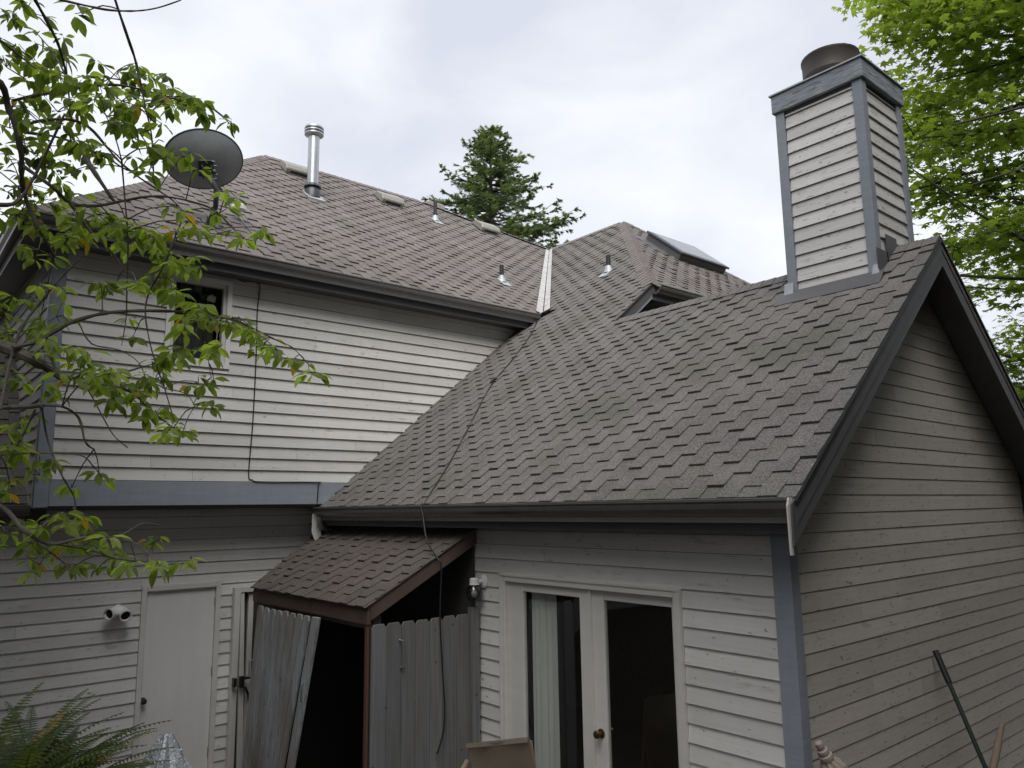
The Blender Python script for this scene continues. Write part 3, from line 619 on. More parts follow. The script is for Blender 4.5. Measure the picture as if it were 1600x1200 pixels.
for s_ in (-1, 1): br.obox(hub-bore*.07-ay_*.08+ax_*.05*s_, ax_*.006, ay_*.07, bore*.06)
br.lathe(hub-bore*.09-ay_*.08-ax_*.09, ax_, [(.022, 0), (.022, .18)], 10)
for i in range(5): br.lathe(hub-bore*(.05+.018*i)+ax_*(.06+.012*(i % 2))+ay_*(.03-.045*i), ax_, [(.011, 0), (.011, .035)], 6)
br.build('bracket', 'dishm', ds)
mt = at(338, 305, 8.75)
MB().tube([hub-bore*.1-ay_*.08, mt+Vector((0, 0, .06)), at(337, 322, 8.78), at(331, 338, 8.85), at(325, 352, 8.93)], [.034, .032, .03, .03, .03], 12).build('mast', 'dishm', ds, smooth=True)
MB().obox(foot+nE*.015, ud*.09, vdn*.11, nE*.006).obox(foot+nE*.05, ud*.04, vdn*.05, nE*.035).build('foot_plate', 'dishm', ds)
MB().tube([at(342, 300, 8.75), onE(-5.98, -1.22, .02)], .011, 8).build('strut', 'galv', ds, smooth=True)
la = at(352, 300, 8.9)
MB().tube([hub-ay_*.2+ax_*.05, at(360, 310, 9.2), at(372, 318, 9.5)], .016, 8).build('feed_arm', 'dishm', ds, smooth=True)
MB().obox(at(373, 325, 9.5), Vector((.07, .05, 0)), Vector((-.03, .04, 0)), Vector((0, 0, .04))).build('feed_horn', 'vinyl', ds, bevel=.015)

# ------------------------------------------------------------------ cables
def cable(name, pts, r_, label, m='black'):
    P_ = [Vector(p) for p in pts]; out = []
    for i in range(len(P_)-1):
        p0, p1, p2, p3 = P_[max(i-1, 0)], P_[i], P_[i+1], P_[min(i+2, len(P_)-1)]
        for k in range(5):
            t = k/5; out.append(.5*((2*p1)+(p2-p0)*t+(2*p0-5*p1+4*p2-p3)*t*t+(3*p1-p0-3*p2+p3)*t**3))
    out.append(P_[-1]); o = MB().tube(out, r_, 6).build(name, m, loc=P_[-1]); 
    for p in o.data.polygons: p.use_smooth = True
    return tag(o, label, 'cable')
X_ = -L+.028
cable('wall_cable', [(-5.63, -1.62, 5.325), (X_, -1.40, 5.335), (X_, -1.21, 5.33), (X_, -1.222, 5.0), (X_, -1.214, 4.375), (X_, -1.222, 3.7), (X_, -1.245, 3.12), (X_, -1.2, 3.05), (X_+.01, -1.1, 3.028), (X_+.012, -.42, 3.03), (X_+.014, -.40, 3.0), (X_+.016, -.41, 2.79)], .0065, 'thin black cable running down the upper siding beside the small window')
def oS(x, y, h=.02): return (x, y, zS(y)+h)
cable('roof_cable', [oS(-6.0, 3.5), oS(-5.75, 3.2), oS(-5.291, 2.604), oS(-5.0, 2.0), oS(-4.85, 1.525), oS(-4.6, 1.12), oS(-4.325, .74), oS(-4.1, .42), oS(-3.898, .116), oS(-3.72, -.2), (-3.61, -.375, 2.745), (-3.57, -.44, 2.735), (-3.52, -.45, 2.64), (-3.38, -.50, 2.42), (-3.20, -.52, 2.275), (-3.145, -.50, 2.2), (-3.15, -.498, 2.05), (-3.155, -.505, 1.75), (-3.155, -.478, 1.3), (-3.15, -.455, .95), (-3.155, -.47, .75), (-3.16, -.53, .59)], .0085, 'black cable crossing the brown shingles and hanging down beside the shed')
MB().tube([oS(-4.87, 1.50, .03), oS(-4.85, 1.53, .045), oS(-4.83, 1.56, .03)], .022, 8).build('splice', 'black', bpy.data.objects['roof_cable'])

# ------------------------------------------------------------------ lean-to shed
sh = thing('lean_to_shed', (-4.4, -.6, -.2), 'small lean-to shed with brown shingle roof and dark red fascia', 'shed')
SX0, SX1, SY, SZ = -5.66, -3.21, -1.21, 1.895; ms = (2.51-SZ)/(1.16)
def zs(y): return SZ+ms*(y-SY)
pD = [(SX0, SY, SZ), (SX1, SY, SZ), (SX1, -.045, zs(-.045)), (-6.28, -.045, zs(-.045))]
rD = slab('roof', pD, .05, 'redwood', sh)
CA_, EXP_, BW_ = CA, EXP, BW
roofD = Roof(rD, (SX0, SY-.02, SZ-.02*ms), (1, 0, 0), (0, 1, ms), [(SX0-.02, SY-.03, SZ-.03*ms), (SX1+.02, SY-.03, SZ-.03*ms), (SX1+.02, -.045, zs(-.045)), (-6.3, -.045, zs(-.045))], 'D', .02, 9)
roofD.emit(roofD.full)
box('fascia_board', 'redwood', sh, SX0, SX1, SY-.005, SY+.03, SZ-.155, SZ-.045)
box('lower_fascia', 'redwood', sh, SX0+.03, SX1-.03, SY+.031, SY+.06, SZ-.2, SZ-.14)
MB().prism([(SX1-.035, SY+.031, zs(SY+.031)-.012), (SX1-.035, -.05, zs(-.05)-.012), (SX1-.035, -.05, zs(-.05)-.145), (SX1-.035, SY+.031, zs(SY+.031)-.14)], (.04, 0, 0)).build('rake_fascia', 'redwood', sh)
box('post', 'rust', sh, SX1-.05, SX1-.012, SY+.005, SY+.028, -.2, SZ-.16)
box('post', 'redwood', sh, SX1-.13, SX1-.05, SY+.08, SY+.16, -.2, SZ-.10)
box('post', 'redwood', sh, SX0+.03, SX0+.11, SY+.07, SY+.15, -.2, SZ-.12)
box('dark_back_lining', 'door_int', sh, SX0, SX1-.05, -.045, -.03, -.2, 2.4)  # dark lining sheets added so the shed opening reads black
box('dark_side_lining', 'door_int', sh, SX0, SX0+.02, SY+.16, -.05, -.2, SZ-.06)
# picket side panel with handle
def picket(parent, o, wd, ht, th, wdir, out, m, nm='picket', updir=(0, 0, 1), cut=.035):
    o, wdir, out, updir = Vector(o), Vector(wdir), Vector(out), Vector(updir)
    pts = [o, o+wdir*wd, o+wdir*wd+updir*(ht-cut), o+wdir*(wd-cut*.7)+updir*ht, o+wdir*cut*.7+updir*ht, o+updir*(ht-cut)]
    return MB().prism(pts, out*th).build(nm, m, parent, bevel=.002)
sp = box('side_panel_rail', 'picket', sh, -3.24, -3.221, -1.16, -.13, 1.40, 1.49)
box('side_panel_rail', 'picket', sh, -3.24, -3.221, -1.16, -.13, .25, .34)
ys_ = [-1.173, -1.027, -.878, -.731, -.581, -.437, -.292, -.137]
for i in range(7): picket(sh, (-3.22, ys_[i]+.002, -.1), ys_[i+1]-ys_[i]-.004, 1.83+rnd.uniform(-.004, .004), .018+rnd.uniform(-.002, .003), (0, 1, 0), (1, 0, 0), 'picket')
box('gate_post', 'picket', sh, -3.235, -3.165, -.132, -.05, -.2, 1.785)
MB().tube([(-3.202, -.90, 1.585), (-3.165, -.885, 1.578), (-3.165, -.872, 1.362), (-3.202, -.888, 1.352)], .0085, 6).build('handle', 'galv', sh)
# ------------------------------------------------------------------ leaning door of pickets
ld = thing('picket_door', (-4.9, -1.3, -.2), 'weathered pale picket door leaning crooked before the dark shed opening', 'picket door')
tl0 = Vector((-5.40, -1.25, 1.718)); bl0 = Vector((-5.52, -1.32, -.2)); tr0 = Vector((-4.16, -1.25, 1.722)); br0 = Vector((-4.66, -1.32, -.2))
n = 8
for i in range(n):
    a, b_ = i/n+.013, (i+1)/n-.013
    t0, t1 = tl0.lerp(tr0, a), tl0.lerp(tr0, b_); b0, b1 = bl0.lerp(br0, a), bl0.lerp(br0, b_); dz = rnd.uniform(-.008, .004)
    c = .16; t0l = t0.lerp(b0, .022); t1l = t1.lerp(b1, .022)
    pts = [b0, b1, t1l, t1.lerp(t0, c)+Vector((0, 0, dz)), t0.lerp(t1, c)+Vector((0, 0, dz)), t0l]
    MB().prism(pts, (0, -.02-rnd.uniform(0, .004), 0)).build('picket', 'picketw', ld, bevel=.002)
sr0, sr1 = Vector((-4.12, -1.245, 1.725)), Vector((-3.985, -1.245, 1.728)); sb0, sb1 = Vector((-4.60, -1.31, -.2)), Vector((-4.48, -1.31, -.2))
MB().prism([sb0, sb1, sr1, sr0], (0, -.03, 0)).build('edge_board', 'picketw', ld, bevel=.003)
for zt in (.15, .8):
    p, q = tl0.lerp(bl0, zt), sr0.lerp(sb0, zt); MB().prism([p+Vector((0, .002, 0)), q+Vector((0, .006, 0)), q+Vector((0, .006, -.09)), p+Vector((0, .002, -.09))], (0, .03, 0)).build('rail', 'picketw', ld)
def pull(parent, p, ht): MB().tube([p+Vector((0, 0, ht/2)), p+Vector((0, -.035, ht/2-.01)), p+Vector((0, -.035, -ht/2+.01)), p-Vector((0, 0, ht/2))], .0075, 6).build('handle', 'galv', parent)
pull(ld, Vector((-4.20, -1.285, 1.05)), .17); pull(ld, Vector((-5.40, -1.295, 1.09)), .17)
# ------------------------------------------------------------------ screen door in the gap
sdn = thing('screen_door', (-6.25, -.9, -.2), 'narrow white screen door frame with black latch beside the plain door', 'screen door')
box('stile', 'white', sdn, -6.30, -6.22, -1.20, -1.13, -.2, 1.84, bevel=.003)
MB().prism([(-6.26, -1.125, 1.775), (-6.26, -1.085, 1.775), (-6.24, -1.03, -.2), (-6.24, -1.10, -.2)], (.03, 0, 0)).build('inner_stile', 'white', sdn)
box('stile', 'white', sdn, -6.30, -6.26, -1.02, -.96, -.2, 1.78, bevel=.003)
box('top_rail', 'white', sdn, -6.30, -6.22, -1.129, -.55, 1.78, 1.84, bevel=.003)
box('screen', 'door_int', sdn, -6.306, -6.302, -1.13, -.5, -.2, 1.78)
MB().box(-6.21, -6.14, -1.20, -1.165, .77, .86).box(-6.20, -6.15, -1.125, -1.08, .75, .87).box(-6.19, -6.16, -1.08, -.85, .83, .855).tube([(-6.17, -1.06, .75), (-6.17, -1.02, .66), (-6.17, -1.0, .55)], .016, 6).build('latch', 'black', sdn, bevel=.004)
MB().lathe((-6.17, -1.0, .36), (0, 0, 1), [(.02, 0), (.022, .2)], 8).build('closer', 'white', sdn)
# ------------------------------------------------------------------ flood light and globe lamp
fl = thing('flood_light', (-LW+.02, -2.40, 1.70), 'white twin head flood light on the siding left of the plain door', 'flood light')
MB().lathe((-LW+.018, -2.395, 1.70), (1, 0, 0), [(.055, 0), (.055, .015), (.03, .03), (.03, .06)], 16).build('base', 'vinyl', fl, smooth=True)
for p, d, nm in (((-LW+.08, -2.40, 1.695), Vector((.62, -.78, -.1)), 1), ((-LW+.06, -2.37, 1.69), Vector((.92, .05, -.25)), 2)):
    d.normalize()
    MB().lathe(Vector(p)-d*.02, d, [(.03, 0), (.052, .015), (.056, .05), (.058, .17), (.062, .175), (.05, .176), (.046, .15), (.03, .14), (.01, .14)], 18).build('lamp_head', 'vinyl', fl, smooth=True)
    MB().lathe(Vector(p)-d*.02, d, [(.045, .139), (.047, .15), (.03, .145), (.025, .158), (.01, .16)], 16).build('lens', 'lens', fl, smooth=True)
gl = thing('wall_lamp', (-3.14, -.02, 2.02), 'white wall lamp with a clear glass globe beside the shed', 'wall lamp')
MB().lathe((-3.13, -.019, 2.02), (0, -1, 0), [(.065, 0), (.065, .012), (.05, .025), (.02, .03), (.02, .09)], 18).build('back_plate', 'vinyl', gl, smooth=True)
MB().lathe((-3.15, -.12, 2.035), (0, 0, -1), [(.03, -.02), (.045, -.01), (.045, .035), (.05, .04)], 16).build('socket_cup', 'vinyl', gl, smooth=True)
MB().lathe((-3.15, -.12, 1.99), (0, 0, -1), [(.04, 0), (.07, .03), (.08, .07), (.07, .11), (.045, .14), (.01, .152)], 20).build('globe', 'globe', gl, smooth=True)
MB().lathe((-3.15, -.12, 1.985), (0, 0, -1), [(.012, 0), (.014, .03), (.03, .06), (.032, .08), (.02, .105), (.005, .112)], 12).build('bulb', 'vinyl', gl, smooth=True)

# ------------------------------------------------------------------ ground and bank
def smooth(t): t = min(1, max(0, t)); return t*t*(3-2*t)
def gz(x, y):
    b = 1.42*smooth((-2.6-y)/1.3); c = .9*smooth((x-1.5)/1.8)*smooth((6-y)/6)
    s = .18*smooth((-5-y)/4)
    far = 2.5*smooth((-7-y)/14)
    return -.22+max(b, c)*(1 if x > -5.3 else smooth((x+7.3)/2.0))+s+far+.03*math.sin(x*2.1)*math.sin(y*1.7)
xs = sorted(set([-900, -300, -100, -50, -30, -20]+[i*.5 for i in range(-30, 24)]+[14, 20, 40, 100, 300, 900])); ysv = sorted(set([-900, -300, -100, -50, -30, -20]+[i*.5 for i in range(-28, 24)]+[14, 20, 40, 100, 300, 900]))
mb = MB(); mb.v = [(x, y, gz(x, y)) for y in ysv for x in xs]; nx = len(xs)
mb.f = [(j*nx+i, j*nx+i+1, (j+1)*nx+i+1, (j+1)*nx+i) for j in range(len(ysv)-1) for i in range(nx-1)]
g = mb.build('ground', 'soil'); g['kind'] = 'structure'
for p in g.data.polygons: p.use_smooth = True

# ------------------------------------------------------------------ unseen trees added behind and beside the viewer to shade the walls
def shade_trees():
    r = np.random.default_rng(12); V, F, T = [], [], []; k = 0
    spots = [(-16, -12, 11), (-11, -13, 12), (-6.5, -14, 13), (-2, -14, 13), (2.5, -13.5, 13), (8.5, -10, 16), (9.5, -5.5, 16), (9, -1, 17), (9.5, 4, 18), (11, 8, 15), (5.6, .6, 11), (5.2, 4.2, 14), (-2.4, -7.0, 9.5), (-5.5, -7.4, 9.5), (-4.2, -6.4, 8), (-2.9, -5.7, 8.5), (-8.5, -7.5, 9.5), (3.9, 1.2, 4.5), (3.9, 3.2, 5), (4.0, 5.4, 5.5), (4.1, -1, 4)]
    for (x, y, h) in spots:
        z0 = gz(x, y); n = 11000 if h > 6 else 5000; rad = 3.0 if h > 14.5 else 2.2 if h > 9.6 else 1.7 if h > 6 else 1.1
        nc = 60; cc = r.normal(size=(nc, 3)); cc /= np.linalg.norm(cc, axis=1)[:, None]; cc *= (r.random((nc, 1))**.4)
        cc = cc*np.array([rad, rad, h*.42])+np.array([x, y, z0+h*.56])
        p = cc[r.integers(0, nc, n)]+r.normal(size=(n, 3))*.5
        d = r.normal(size=(n, 3)); d /= np.linalg.norm(d, axis=1)[:, None]; e = np.cross(d, r.normal(size=(n, 3))); e /= np.linalg.norm(e, axis=1)[:, None]; s = r.uniform(.1, .19, (n, 1))
        rel = p-np.array(CAM); zz = np.maximum(rel@np.array(FW), .01); pu = 800+FPX*(rel@np.array(RT))/zz; pv = 600-FPX*(rel@np.array(UP))/zz
        keep = ~((rel@np.array(FW) > 0) & (pu > -150) & (pu < 1750) & (pv > -150) & (pv < 1350)); p, d, e, s = p[keep], d[keep], e[keep], s[keep]; n = len(p)
        q = np.stack([p-d*s, p+e*s*.6, p+d*s, p-e*s*.6], 1).reshape(-1, 3); V.append(q); F.append(np.arange(n*4).reshape(-1, 4)+k); k += n*4; T.append(r.random(n)*.8)
        tb = MB().tube([(x, y, z0-.2), (x, y, z0+h*.5), (x, y, z0+h*.9)], [.22, .15, .03], 7, False); V.append(np.array(tb.v)); F.append(np.array(tb.f)+k); k += len(tb.v); T.append(np.zeros(len(tb.f)))
    me = bpy.data.meshes.new('shade_trees'); me.from_pydata(np.concatenate(V).tolist(), [], np.concatenate(F).tolist()); me.update()
    a = me.attributes.new('tint', 'FLOAT', 'FACE'); a.data.foreach_set('value', np.concatenate(T)); me.materials.append(M['wood_leaf'])
    o = bpy.data.objects.new('shade_trees', me); COL.objects.link(o); tag(o, 'unseen dark trees added beside and behind the viewer to shade the walls', 'trees', kind='stuff')
shade_trees()
# ------------------------------------------------------------------ foliage tools
class Leaves:
    def __init__(s): s.v = []; s.f = []; s.t = []
    def add(s, vs, fs, tint):
        k = len(s.v); s.v += vs; s.f += [tuple(i+k for i in f) for f in fs]; s.t += [tint]*len(fs)
    def build(s, name, m, parent, stuff=True):
        o0 = wloc(parent); me = bpy.data.meshes.new(name); me.from_pydata([(p[0]-o0.x, p[1]-o0.y, p[2]-o0.z) for p in s.v], [], s.f); me.update()
        a = me.attributes.new('tint', 'FLOAT', 'FACE'); a.data.foreach_set('value', s.t)
        me.materials.append(M[m]); o = bpy.data.objects.new(name, me); COL.objects.link(o); o.parent = parent
        if stuff: o['kind'] = 'stuff'
        return o
def cherry_leaf(base, d, n, ln, wd, r, droop):
    """curved, folded leaf with pointed tip: 5 stations x 3"""
    d = d.normalized(); sdv = d.cross(n).normalized(); n = sdv.cross(d).normalized(); vs = []
    for t, w_ in ((0, .06), (.22, .62), (.45, 1.), (.7, .82), (.88, .4), (1, .02)):
        c = base+d*(ln*t)-n*(droop*ln*t*t)
        for s_ in (-1, 0, 1): vs.append(tuple(c+sdv*(s_*w_*wd/2)+n*(abs(s_)*w_*wd*.16)))
    fs = []
    for i in range(5):
        k = i*3; fs += [(k, k+1, k+4, k+3), (k+1, k+2, k+5, k+4)]
    return vs, fs
# ------------------------------------------------------------------ cherry tree in the left foreground
ct = thing('cherry_tree', (-.9, -5.3, gz(-.9, -5.3)), 'cherry tree with drooping leafy twigs reaching in from the left', 'tree')
r3 = random.Random(31)
def path(pts, t0, t1): 
    n_ = len(pts); return [at(p[0], p[1], t0+(t1-t0)*i/(n_-1)+r3.uniform(-.05, .05)) for i, p in enumerate(pts)]
def crv(P_, k=4):
    out = []
    for i in range(len(P_)-1):
        p0, p1, p2, p3 = P_[max(i-1, 0)], P_[i], P_[i+1], P_[min(i+2, len(P_)-1)]
        for q in range(k):
            t = q/k; out.append(.5*((2*p1)+(p2-p0)*t+(2*p0-5*p1+4*p2-p3)*t*t+(3*p1-p0-3*p2+p3)*t**3))
    return out+[P_[-1]]
BR = [  # pixel trace, depth range, radii
 ([(-140, 60), (-60, 90), (0, 130), (12, 165), (25, 200), (33, 240), (34, 275), (40, 310), (62, 360), (85, 400)], 3.0, 3.3, .02, .008),
 ([(35, -40), (55, 0), (77, 40), (90, 67), (100, 100), (107, 140), (110, 200)], 2.8, 3.2, .009, .004),
 ([(170, -40), (180, 0), (200, 60), (213, 100), (227, 167), (237, 213), (240, 277)], 2.9, 3.1, .008, .0035),
 ([(60, -12), (97, 0), (140, 10), (173, 16), (213, 17), (247, 12), (283, 0)], 2.7, 2.9, .006, .003),
 ([(-40, 40), (0, 63), (43, 97), (83, 127), (110, 143)], 2.9, 3.1, .007, .003),
 ([(20, 157), (67, 147), (140, 135), (187, 133), (233, 143), (283, 157), (327, 167), (343, 177), (363, 193)], 3.05, 3.5, .009, .002),
 ([(33, 197), (67, 188), (110, 187), (140, 200), (167, 230), (187, 253), (217, 277), (247, 297), (277, 320), (310, 365)], 3.05, 3.4, .009, .003),
 ([(40, 207), (100, 217), (167, 247), (207, 267), (240, 240), (285, 245)], 3.1, 3.6, .007, .0025),
 ([(37, 260), (83, 293), (110, 317), (147, 322), (187, 315), (233, 307), (277, 310), (333, 327), (367, 360), (413, 397)], 3.1, 3.5, .010, .003),
 ([(133, 247), (150, 273), (177, 313)], 3.1, 3.1, .015, .008),
 ([(110, 317), (140, 360), (173, 393), (200, 430)], 3.1, 3.2, .010, .004),
 ([(190, 250), (195, 310), (200, 380), (198, 463), (197, 497), (190, 540)], 3.0, 3.2, .005, .002),
 ([(-220, 480), (-100, 510), (0, 540), (20, 547), (47, 560), (77, 577), (100, 590)], 2.9, 3.1, .04, .017),
 ([(20, 543), (60, 533), (87, 517), (117, 502), (160, 490), (207, 486), (253, 486), (290, 488), (333, 495), (367, 500), (403, 517), (433, 532), (457, 543), (480, 567), (490, 577)], 3.0, 3.5, .012, .002),
 ([(90, 590), (117, 593), (167, 587), (207, 578), (250, 565)], 3.1, 3.3, .008, .003),
 ([(100, 590), (150, 600), (200, 610), (235, 640), (270, 668), (310, 690)], 3.1, 3.4, .010, .002),
 ([(290, 330), (253, 420), (233, 457), (227, 487), (233, 530), (243, 567), (257, 607), (273, 660)], 3.2, 3.3, .005, .0025),
 ([(-60, 640), (0, 637), (50, 635), (67, 633), (97, 635), (123, 653), (133, 690), (147, 702)], 2.9, 3.1, .013, .0035),
 ([(125, 590), (140, 613), (167, 663), (180, 683), (200, 700)], 3.1, 3.2, .004, .0025),
 ([(122, 502), (143, 537), (187, 547), (217, 567), (230, 600)], 3.1, 3.2, .004, .002),
 ([(-40, 715), (0, 710), (60, 708), (123, 710), (147, 730), (158, 745)], 2.9, 3.1, .006, .002),
 ([(65, 635), (75, 690), (95, 740), (115, 775), (118, 800)], 3.0, 3.0, .006, .003),
 ([(-80, 760), (0, 790), (40, 830), (80, 850), (133, 840), (175, 843), (210, 825), (224, 818), (250, 821)], 2.8, 3.2, .012, .003),
 ([(80, 850), (120, 855), (150, 862), (182, 873), (245, 878), (290, 876), (322, 878)], 3.0, 3.3, .006, .002),
 ([(40, 830), (75, 860), (100, 880), (118, 905)], 2.95, 3.0, .006, .002),
 ([(320, 495), (322, 540), (330, 590)], 3.3, 3.3, .003, .002), ([(257, 607), (290, 615), (305, 635)], 3.3, 3.3, .003, .002),
 ([(55, 640), (30, 690), (10, 720)], 3., 2.9, .006, .002), ([(0, 640), (30, 520), (90, 440), (130, 400)], 2.9, 3.1, .007, .003),
 ([(-60, 300), (0, 320), (40, 300), (100, 180)], 2.9, 3.1, .012, .005)]
BP = []
for pts, t0, t1, a, b_ in BR:
    P_ = crv(path(pts, t0, t1)); nP = len(P_)
    rad = [.8*(a+(b_-a)*i/(nP-1))*r3.uniform(.8, 1.25) for i in range(nP)]
    MB().tube(P_, rad, 7).build('branch', 'bark', ct, smooth=True); BP.append(P_)
trunk = [(-.9, -5.3, gz(-.9, -5.3)-.1), (-.88, -5.25, 1.6), (-.75, -5.2, 2.3), (-.7, -5.1, 3.0), (-.6, -5.0, 3.8), (-.5, -4.9, 4.6)]
MB().tube(trunk, [.16, .13, .12, .11, .09, .06], 12).build('trunk', 'bark', ct, smooth=True)
def near(p):
    best = None
    for P_ in BP:
        for q in P_:
            d = (q-p).length_squared
            if best is None or d < best[0]: best = (d, q)
    return best[1]
for i in (0, 12, 17, 20, 22, 4, 29):   # limbs joining the traced boughs to the trunk outside the frame
    q = BP[i][0]; k = min(trunk[1:], key=lambda t: abs(t[2]-q.z+.2)); k = Vector(k); mid = k.lerp(q, .5)+Vector((0, 0, .1))
    MB().tube(crv([k, mid, q]), [.05, .05, .045, .045, .04, .035, .03, .028, .024], 7).build('branch', 'bark', ct, smooth=True)
for i in (1, 2, 3):
    q = BP[i][0]; k = Vector(trunk[5]); MB().tube(crv([k, k.lerp(q, .5)+Vector((0, 0, .25)), q]), [.04, .036, .03, .026, .02, .017, .014, .012, .01], 7).build('branch', 'bark', ct, smooth=True)
CL = [(40, 18, 7, 22), (12, 20, 5, 18), (135, 18, 4, 14), (50, 45, 5, 20), (75, 75, 10, 20), (100, 75, 7, 18), (25, 72, 7, 22), (10, 105, 9, 24), (60, 105, 9, 22), (92, 118, 9, 20), (122, 130, 9, 22), (150, 120, 9, 22), (165, 140, 9, 22), (188, 125, 11, 20),
 (203, 100, 8, 16), (230, 138, 10, 20), (252, 130, 8, 18), (258, 157, 8, 18), (285, 150, 10, 20), (303, 162, 8, 16), (322, 178, 7, 14), (362, 196, 4, 8), (190, 158, 9, 22), (217, 168, 9, 20), (197, 192, 10, 18), (216, 205, 6, 14), (165, 180, 7, 20), (236, 232, 8, 18), (256, 222, 3, 10),
 (125, 165, 8, 22), (90, 175, 7, 22), (60, 190, 7, 22), (35, 165, 7, 22), (15, 200, 9, 24), (10, 240, 9, 24), (45, 235, 9, 24), (78, 228, 9, 24), (112, 215, 9, 22), (142, 222, 7, 20), (162, 240, 7, 18), (80, 262, 7, 24), (118, 265, 6, 20), (38, 285, 9, 24), (12, 300, 9, 24), (65, 310, 7, 22), (100, 300, 6, 20), (232, 270, 5, 12),
 (30, 335, 7, 24), (70, 350, 10, 24), (110, 340, 10, 24), (150, 335, 9, 20), (60, 390, 8, 20), (95, 370, 8, 20), (130, 375, 8, 20), (170, 350, 8, 20), (195, 340, 8, 18), (215, 355, 7, 18), (190, 375, 8, 20), (228, 370, 7, 16),
 (290, 245, 5, 12), (305, 262, 3, 8), (275, 322, 4, 12), (297, 345, 5, 14), (277, 366, 4, 12), (340, 335, 4, 12), (358, 298, 4, 12), (352, 362, 4, 14), (415, 355, 4, 10), (385, 372, 3, 10),
 (240, 388, 8, 20), (262, 405, 9, 20), (290, 412, 9, 18), (265, 432, 8, 18), (215, 445, 7, 16), (182, 442, 5, 14), (158, 447, 4, 12), (278, 452, 7, 18), (240, 440, 5, 14), (70, 442, 5, 12), (40, 468, 7, 18), (8, 485, 7, 18), (88, 495, 8, 18), (30, 520, 8, 20), (60, 515, 7, 18),
 (20, 585, 8, 20), (55, 560, 6, 18), (100, 548, 9, 20), (125, 562, 7, 18), (112, 592, 10, 20), (142, 592, 10, 20), (172, 585, 9, 18), (190, 608, 10, 20), (217, 602, 10, 20), (243, 592, 8, 16), (250, 565, 7, 14), (267, 555, 7, 14), (220, 632, 10, 18), (242, 648, 9, 18), (272, 668, 7, 16), (283, 682, 5, 12), (182, 622, 5, 14), (105, 612, 5, 14),
 (305, 482, 8, 18), (290, 502, 7, 16), (332, 492, 7, 16), (348, 502, 6, 14), (370, 500, 8, 18), (392, 512, 7, 16), (400, 542, 8, 18), (432, 545, 6, 16), (460, 560, 6, 14), (483, 582, 6, 12), (315, 542, 9, 20), (337, 547, 7, 16), (287, 542, 5, 14), (310, 597, 6, 16), (335, 600, 4, 12), (302, 632, 5, 14), (212, 517, 5, 14),
 (30, 655, 6, 20), (30, 702, 9, 20), (62, 722, 7, 16), (8, 695, 7, 18), (156, 748, 5, 12), (112, 762, 4, 14), (15, 755, 6, 18), (62, 742, 4, 14), (110, 802, 7, 16), (132, 812, 7, 16), (80, 812, 7, 16), (20, 822, 5, 16), (52, 850, 7, 16), (92, 852, 8, 18), (130, 852, 8, 18), (120, 882, 7, 16), (62, 882, 4, 14), (152, 890, 5, 14),
 (166, 852, 5, 12), (192, 870, 5, 12), (212, 877, 5, 12), (238, 842, 6, 14), (246, 878, 6, 14), (295, 877, 4, 8), (-30, 150, 12, 40), (-40, 250, 12, 40), (-40, 560, 10, 40), (-30, 700, 9, 30), (-40, 830, 9, 30)]
leafrecs = []; tw = MB()
for (px, py, cnt, spd) in CL:
    cnt = int(cnt*2.3); t = r3.uniform(2.85, 3.55); c = at(px, py, t); q = near(c); c = q+(c-q)*.8 if (c-q).length > .5 else c
    c = at(px, py, (c-CAM).dot(FW)); anchor = near(c)
    if (c-anchor).length > .015: tw.tube(crv([anchor, anchor.lerp(c, .5)+Vector((0, 0, .02)), c], 2), [.003, .0028, .0025, .0022, .002], 4)
    wz = spd*3.1/FPX; low_cluster = py > 290
    nsp = max(1, cnt//4)
    for s_ in range(nsp):
        ctr = c+RT*r3.gauss(0, wz*.55)+UP*r3.gauss(0, wz*.45)+FW*r3.gauss(0, wz*1.2)
        if nsp > 1: tw.tube([c, ctr], [.0022, .0016], 3)
        sun = r3.uniform(0, .62) + (.3 if low_cluster else 0)  # base leaf tone per spray, paler for clusters in the lower part
        for k in range(cnt//nsp + (r3.random() < .5)):
            a = r3.uniform(0, 2*math.pi); d = Vector((math.cos(a), math.sin(a), r3.uniform(-1.1, .1)))
            ln = r3.uniform(.042, .075); tint = .96+r3.random()*.04 if r3.random() < .028 else min(.9, max(0, sun+r3.gauss(0, .16)))
            nn = Vector((r3.gauss(0, .5), r3.gauss(0, .5), 1))
            leafrecs.append((ctr+d.normalized()*.012, d, nn, ln, ln*r3.uniform(.42, .54), r3.uniform(.05, .5), tint, ctr))
tw.build('twig', 'bark', ct)['kind'] = 'stuff'
def vis(rec): px, py, z = pix(rec[0]); return (0 < px < 1600 and 0 < py < 1200), -z
order = sorted(range(len(leafrecs)), key=lambda i: (vis(leafrecs[i])[0], leafrecs[i][3]/(leafrecs[i][0]-CAM).length), reverse=True)
pick = set(order[:300]); LV = Leaves()
for i, (b0, d, nn, ln, wd, dr_, tint, c) in enumerate(leafrecs):
    vs, fs = cherry_leaf(b0, d, nn, ln, wd, r3, dr_)
    if i in pick:
        one = Leaves(); one.add(vs, fs, tint); one.build('leaf', 'leaf', ct, False)
    else: LV.add(vs, fs, tint)
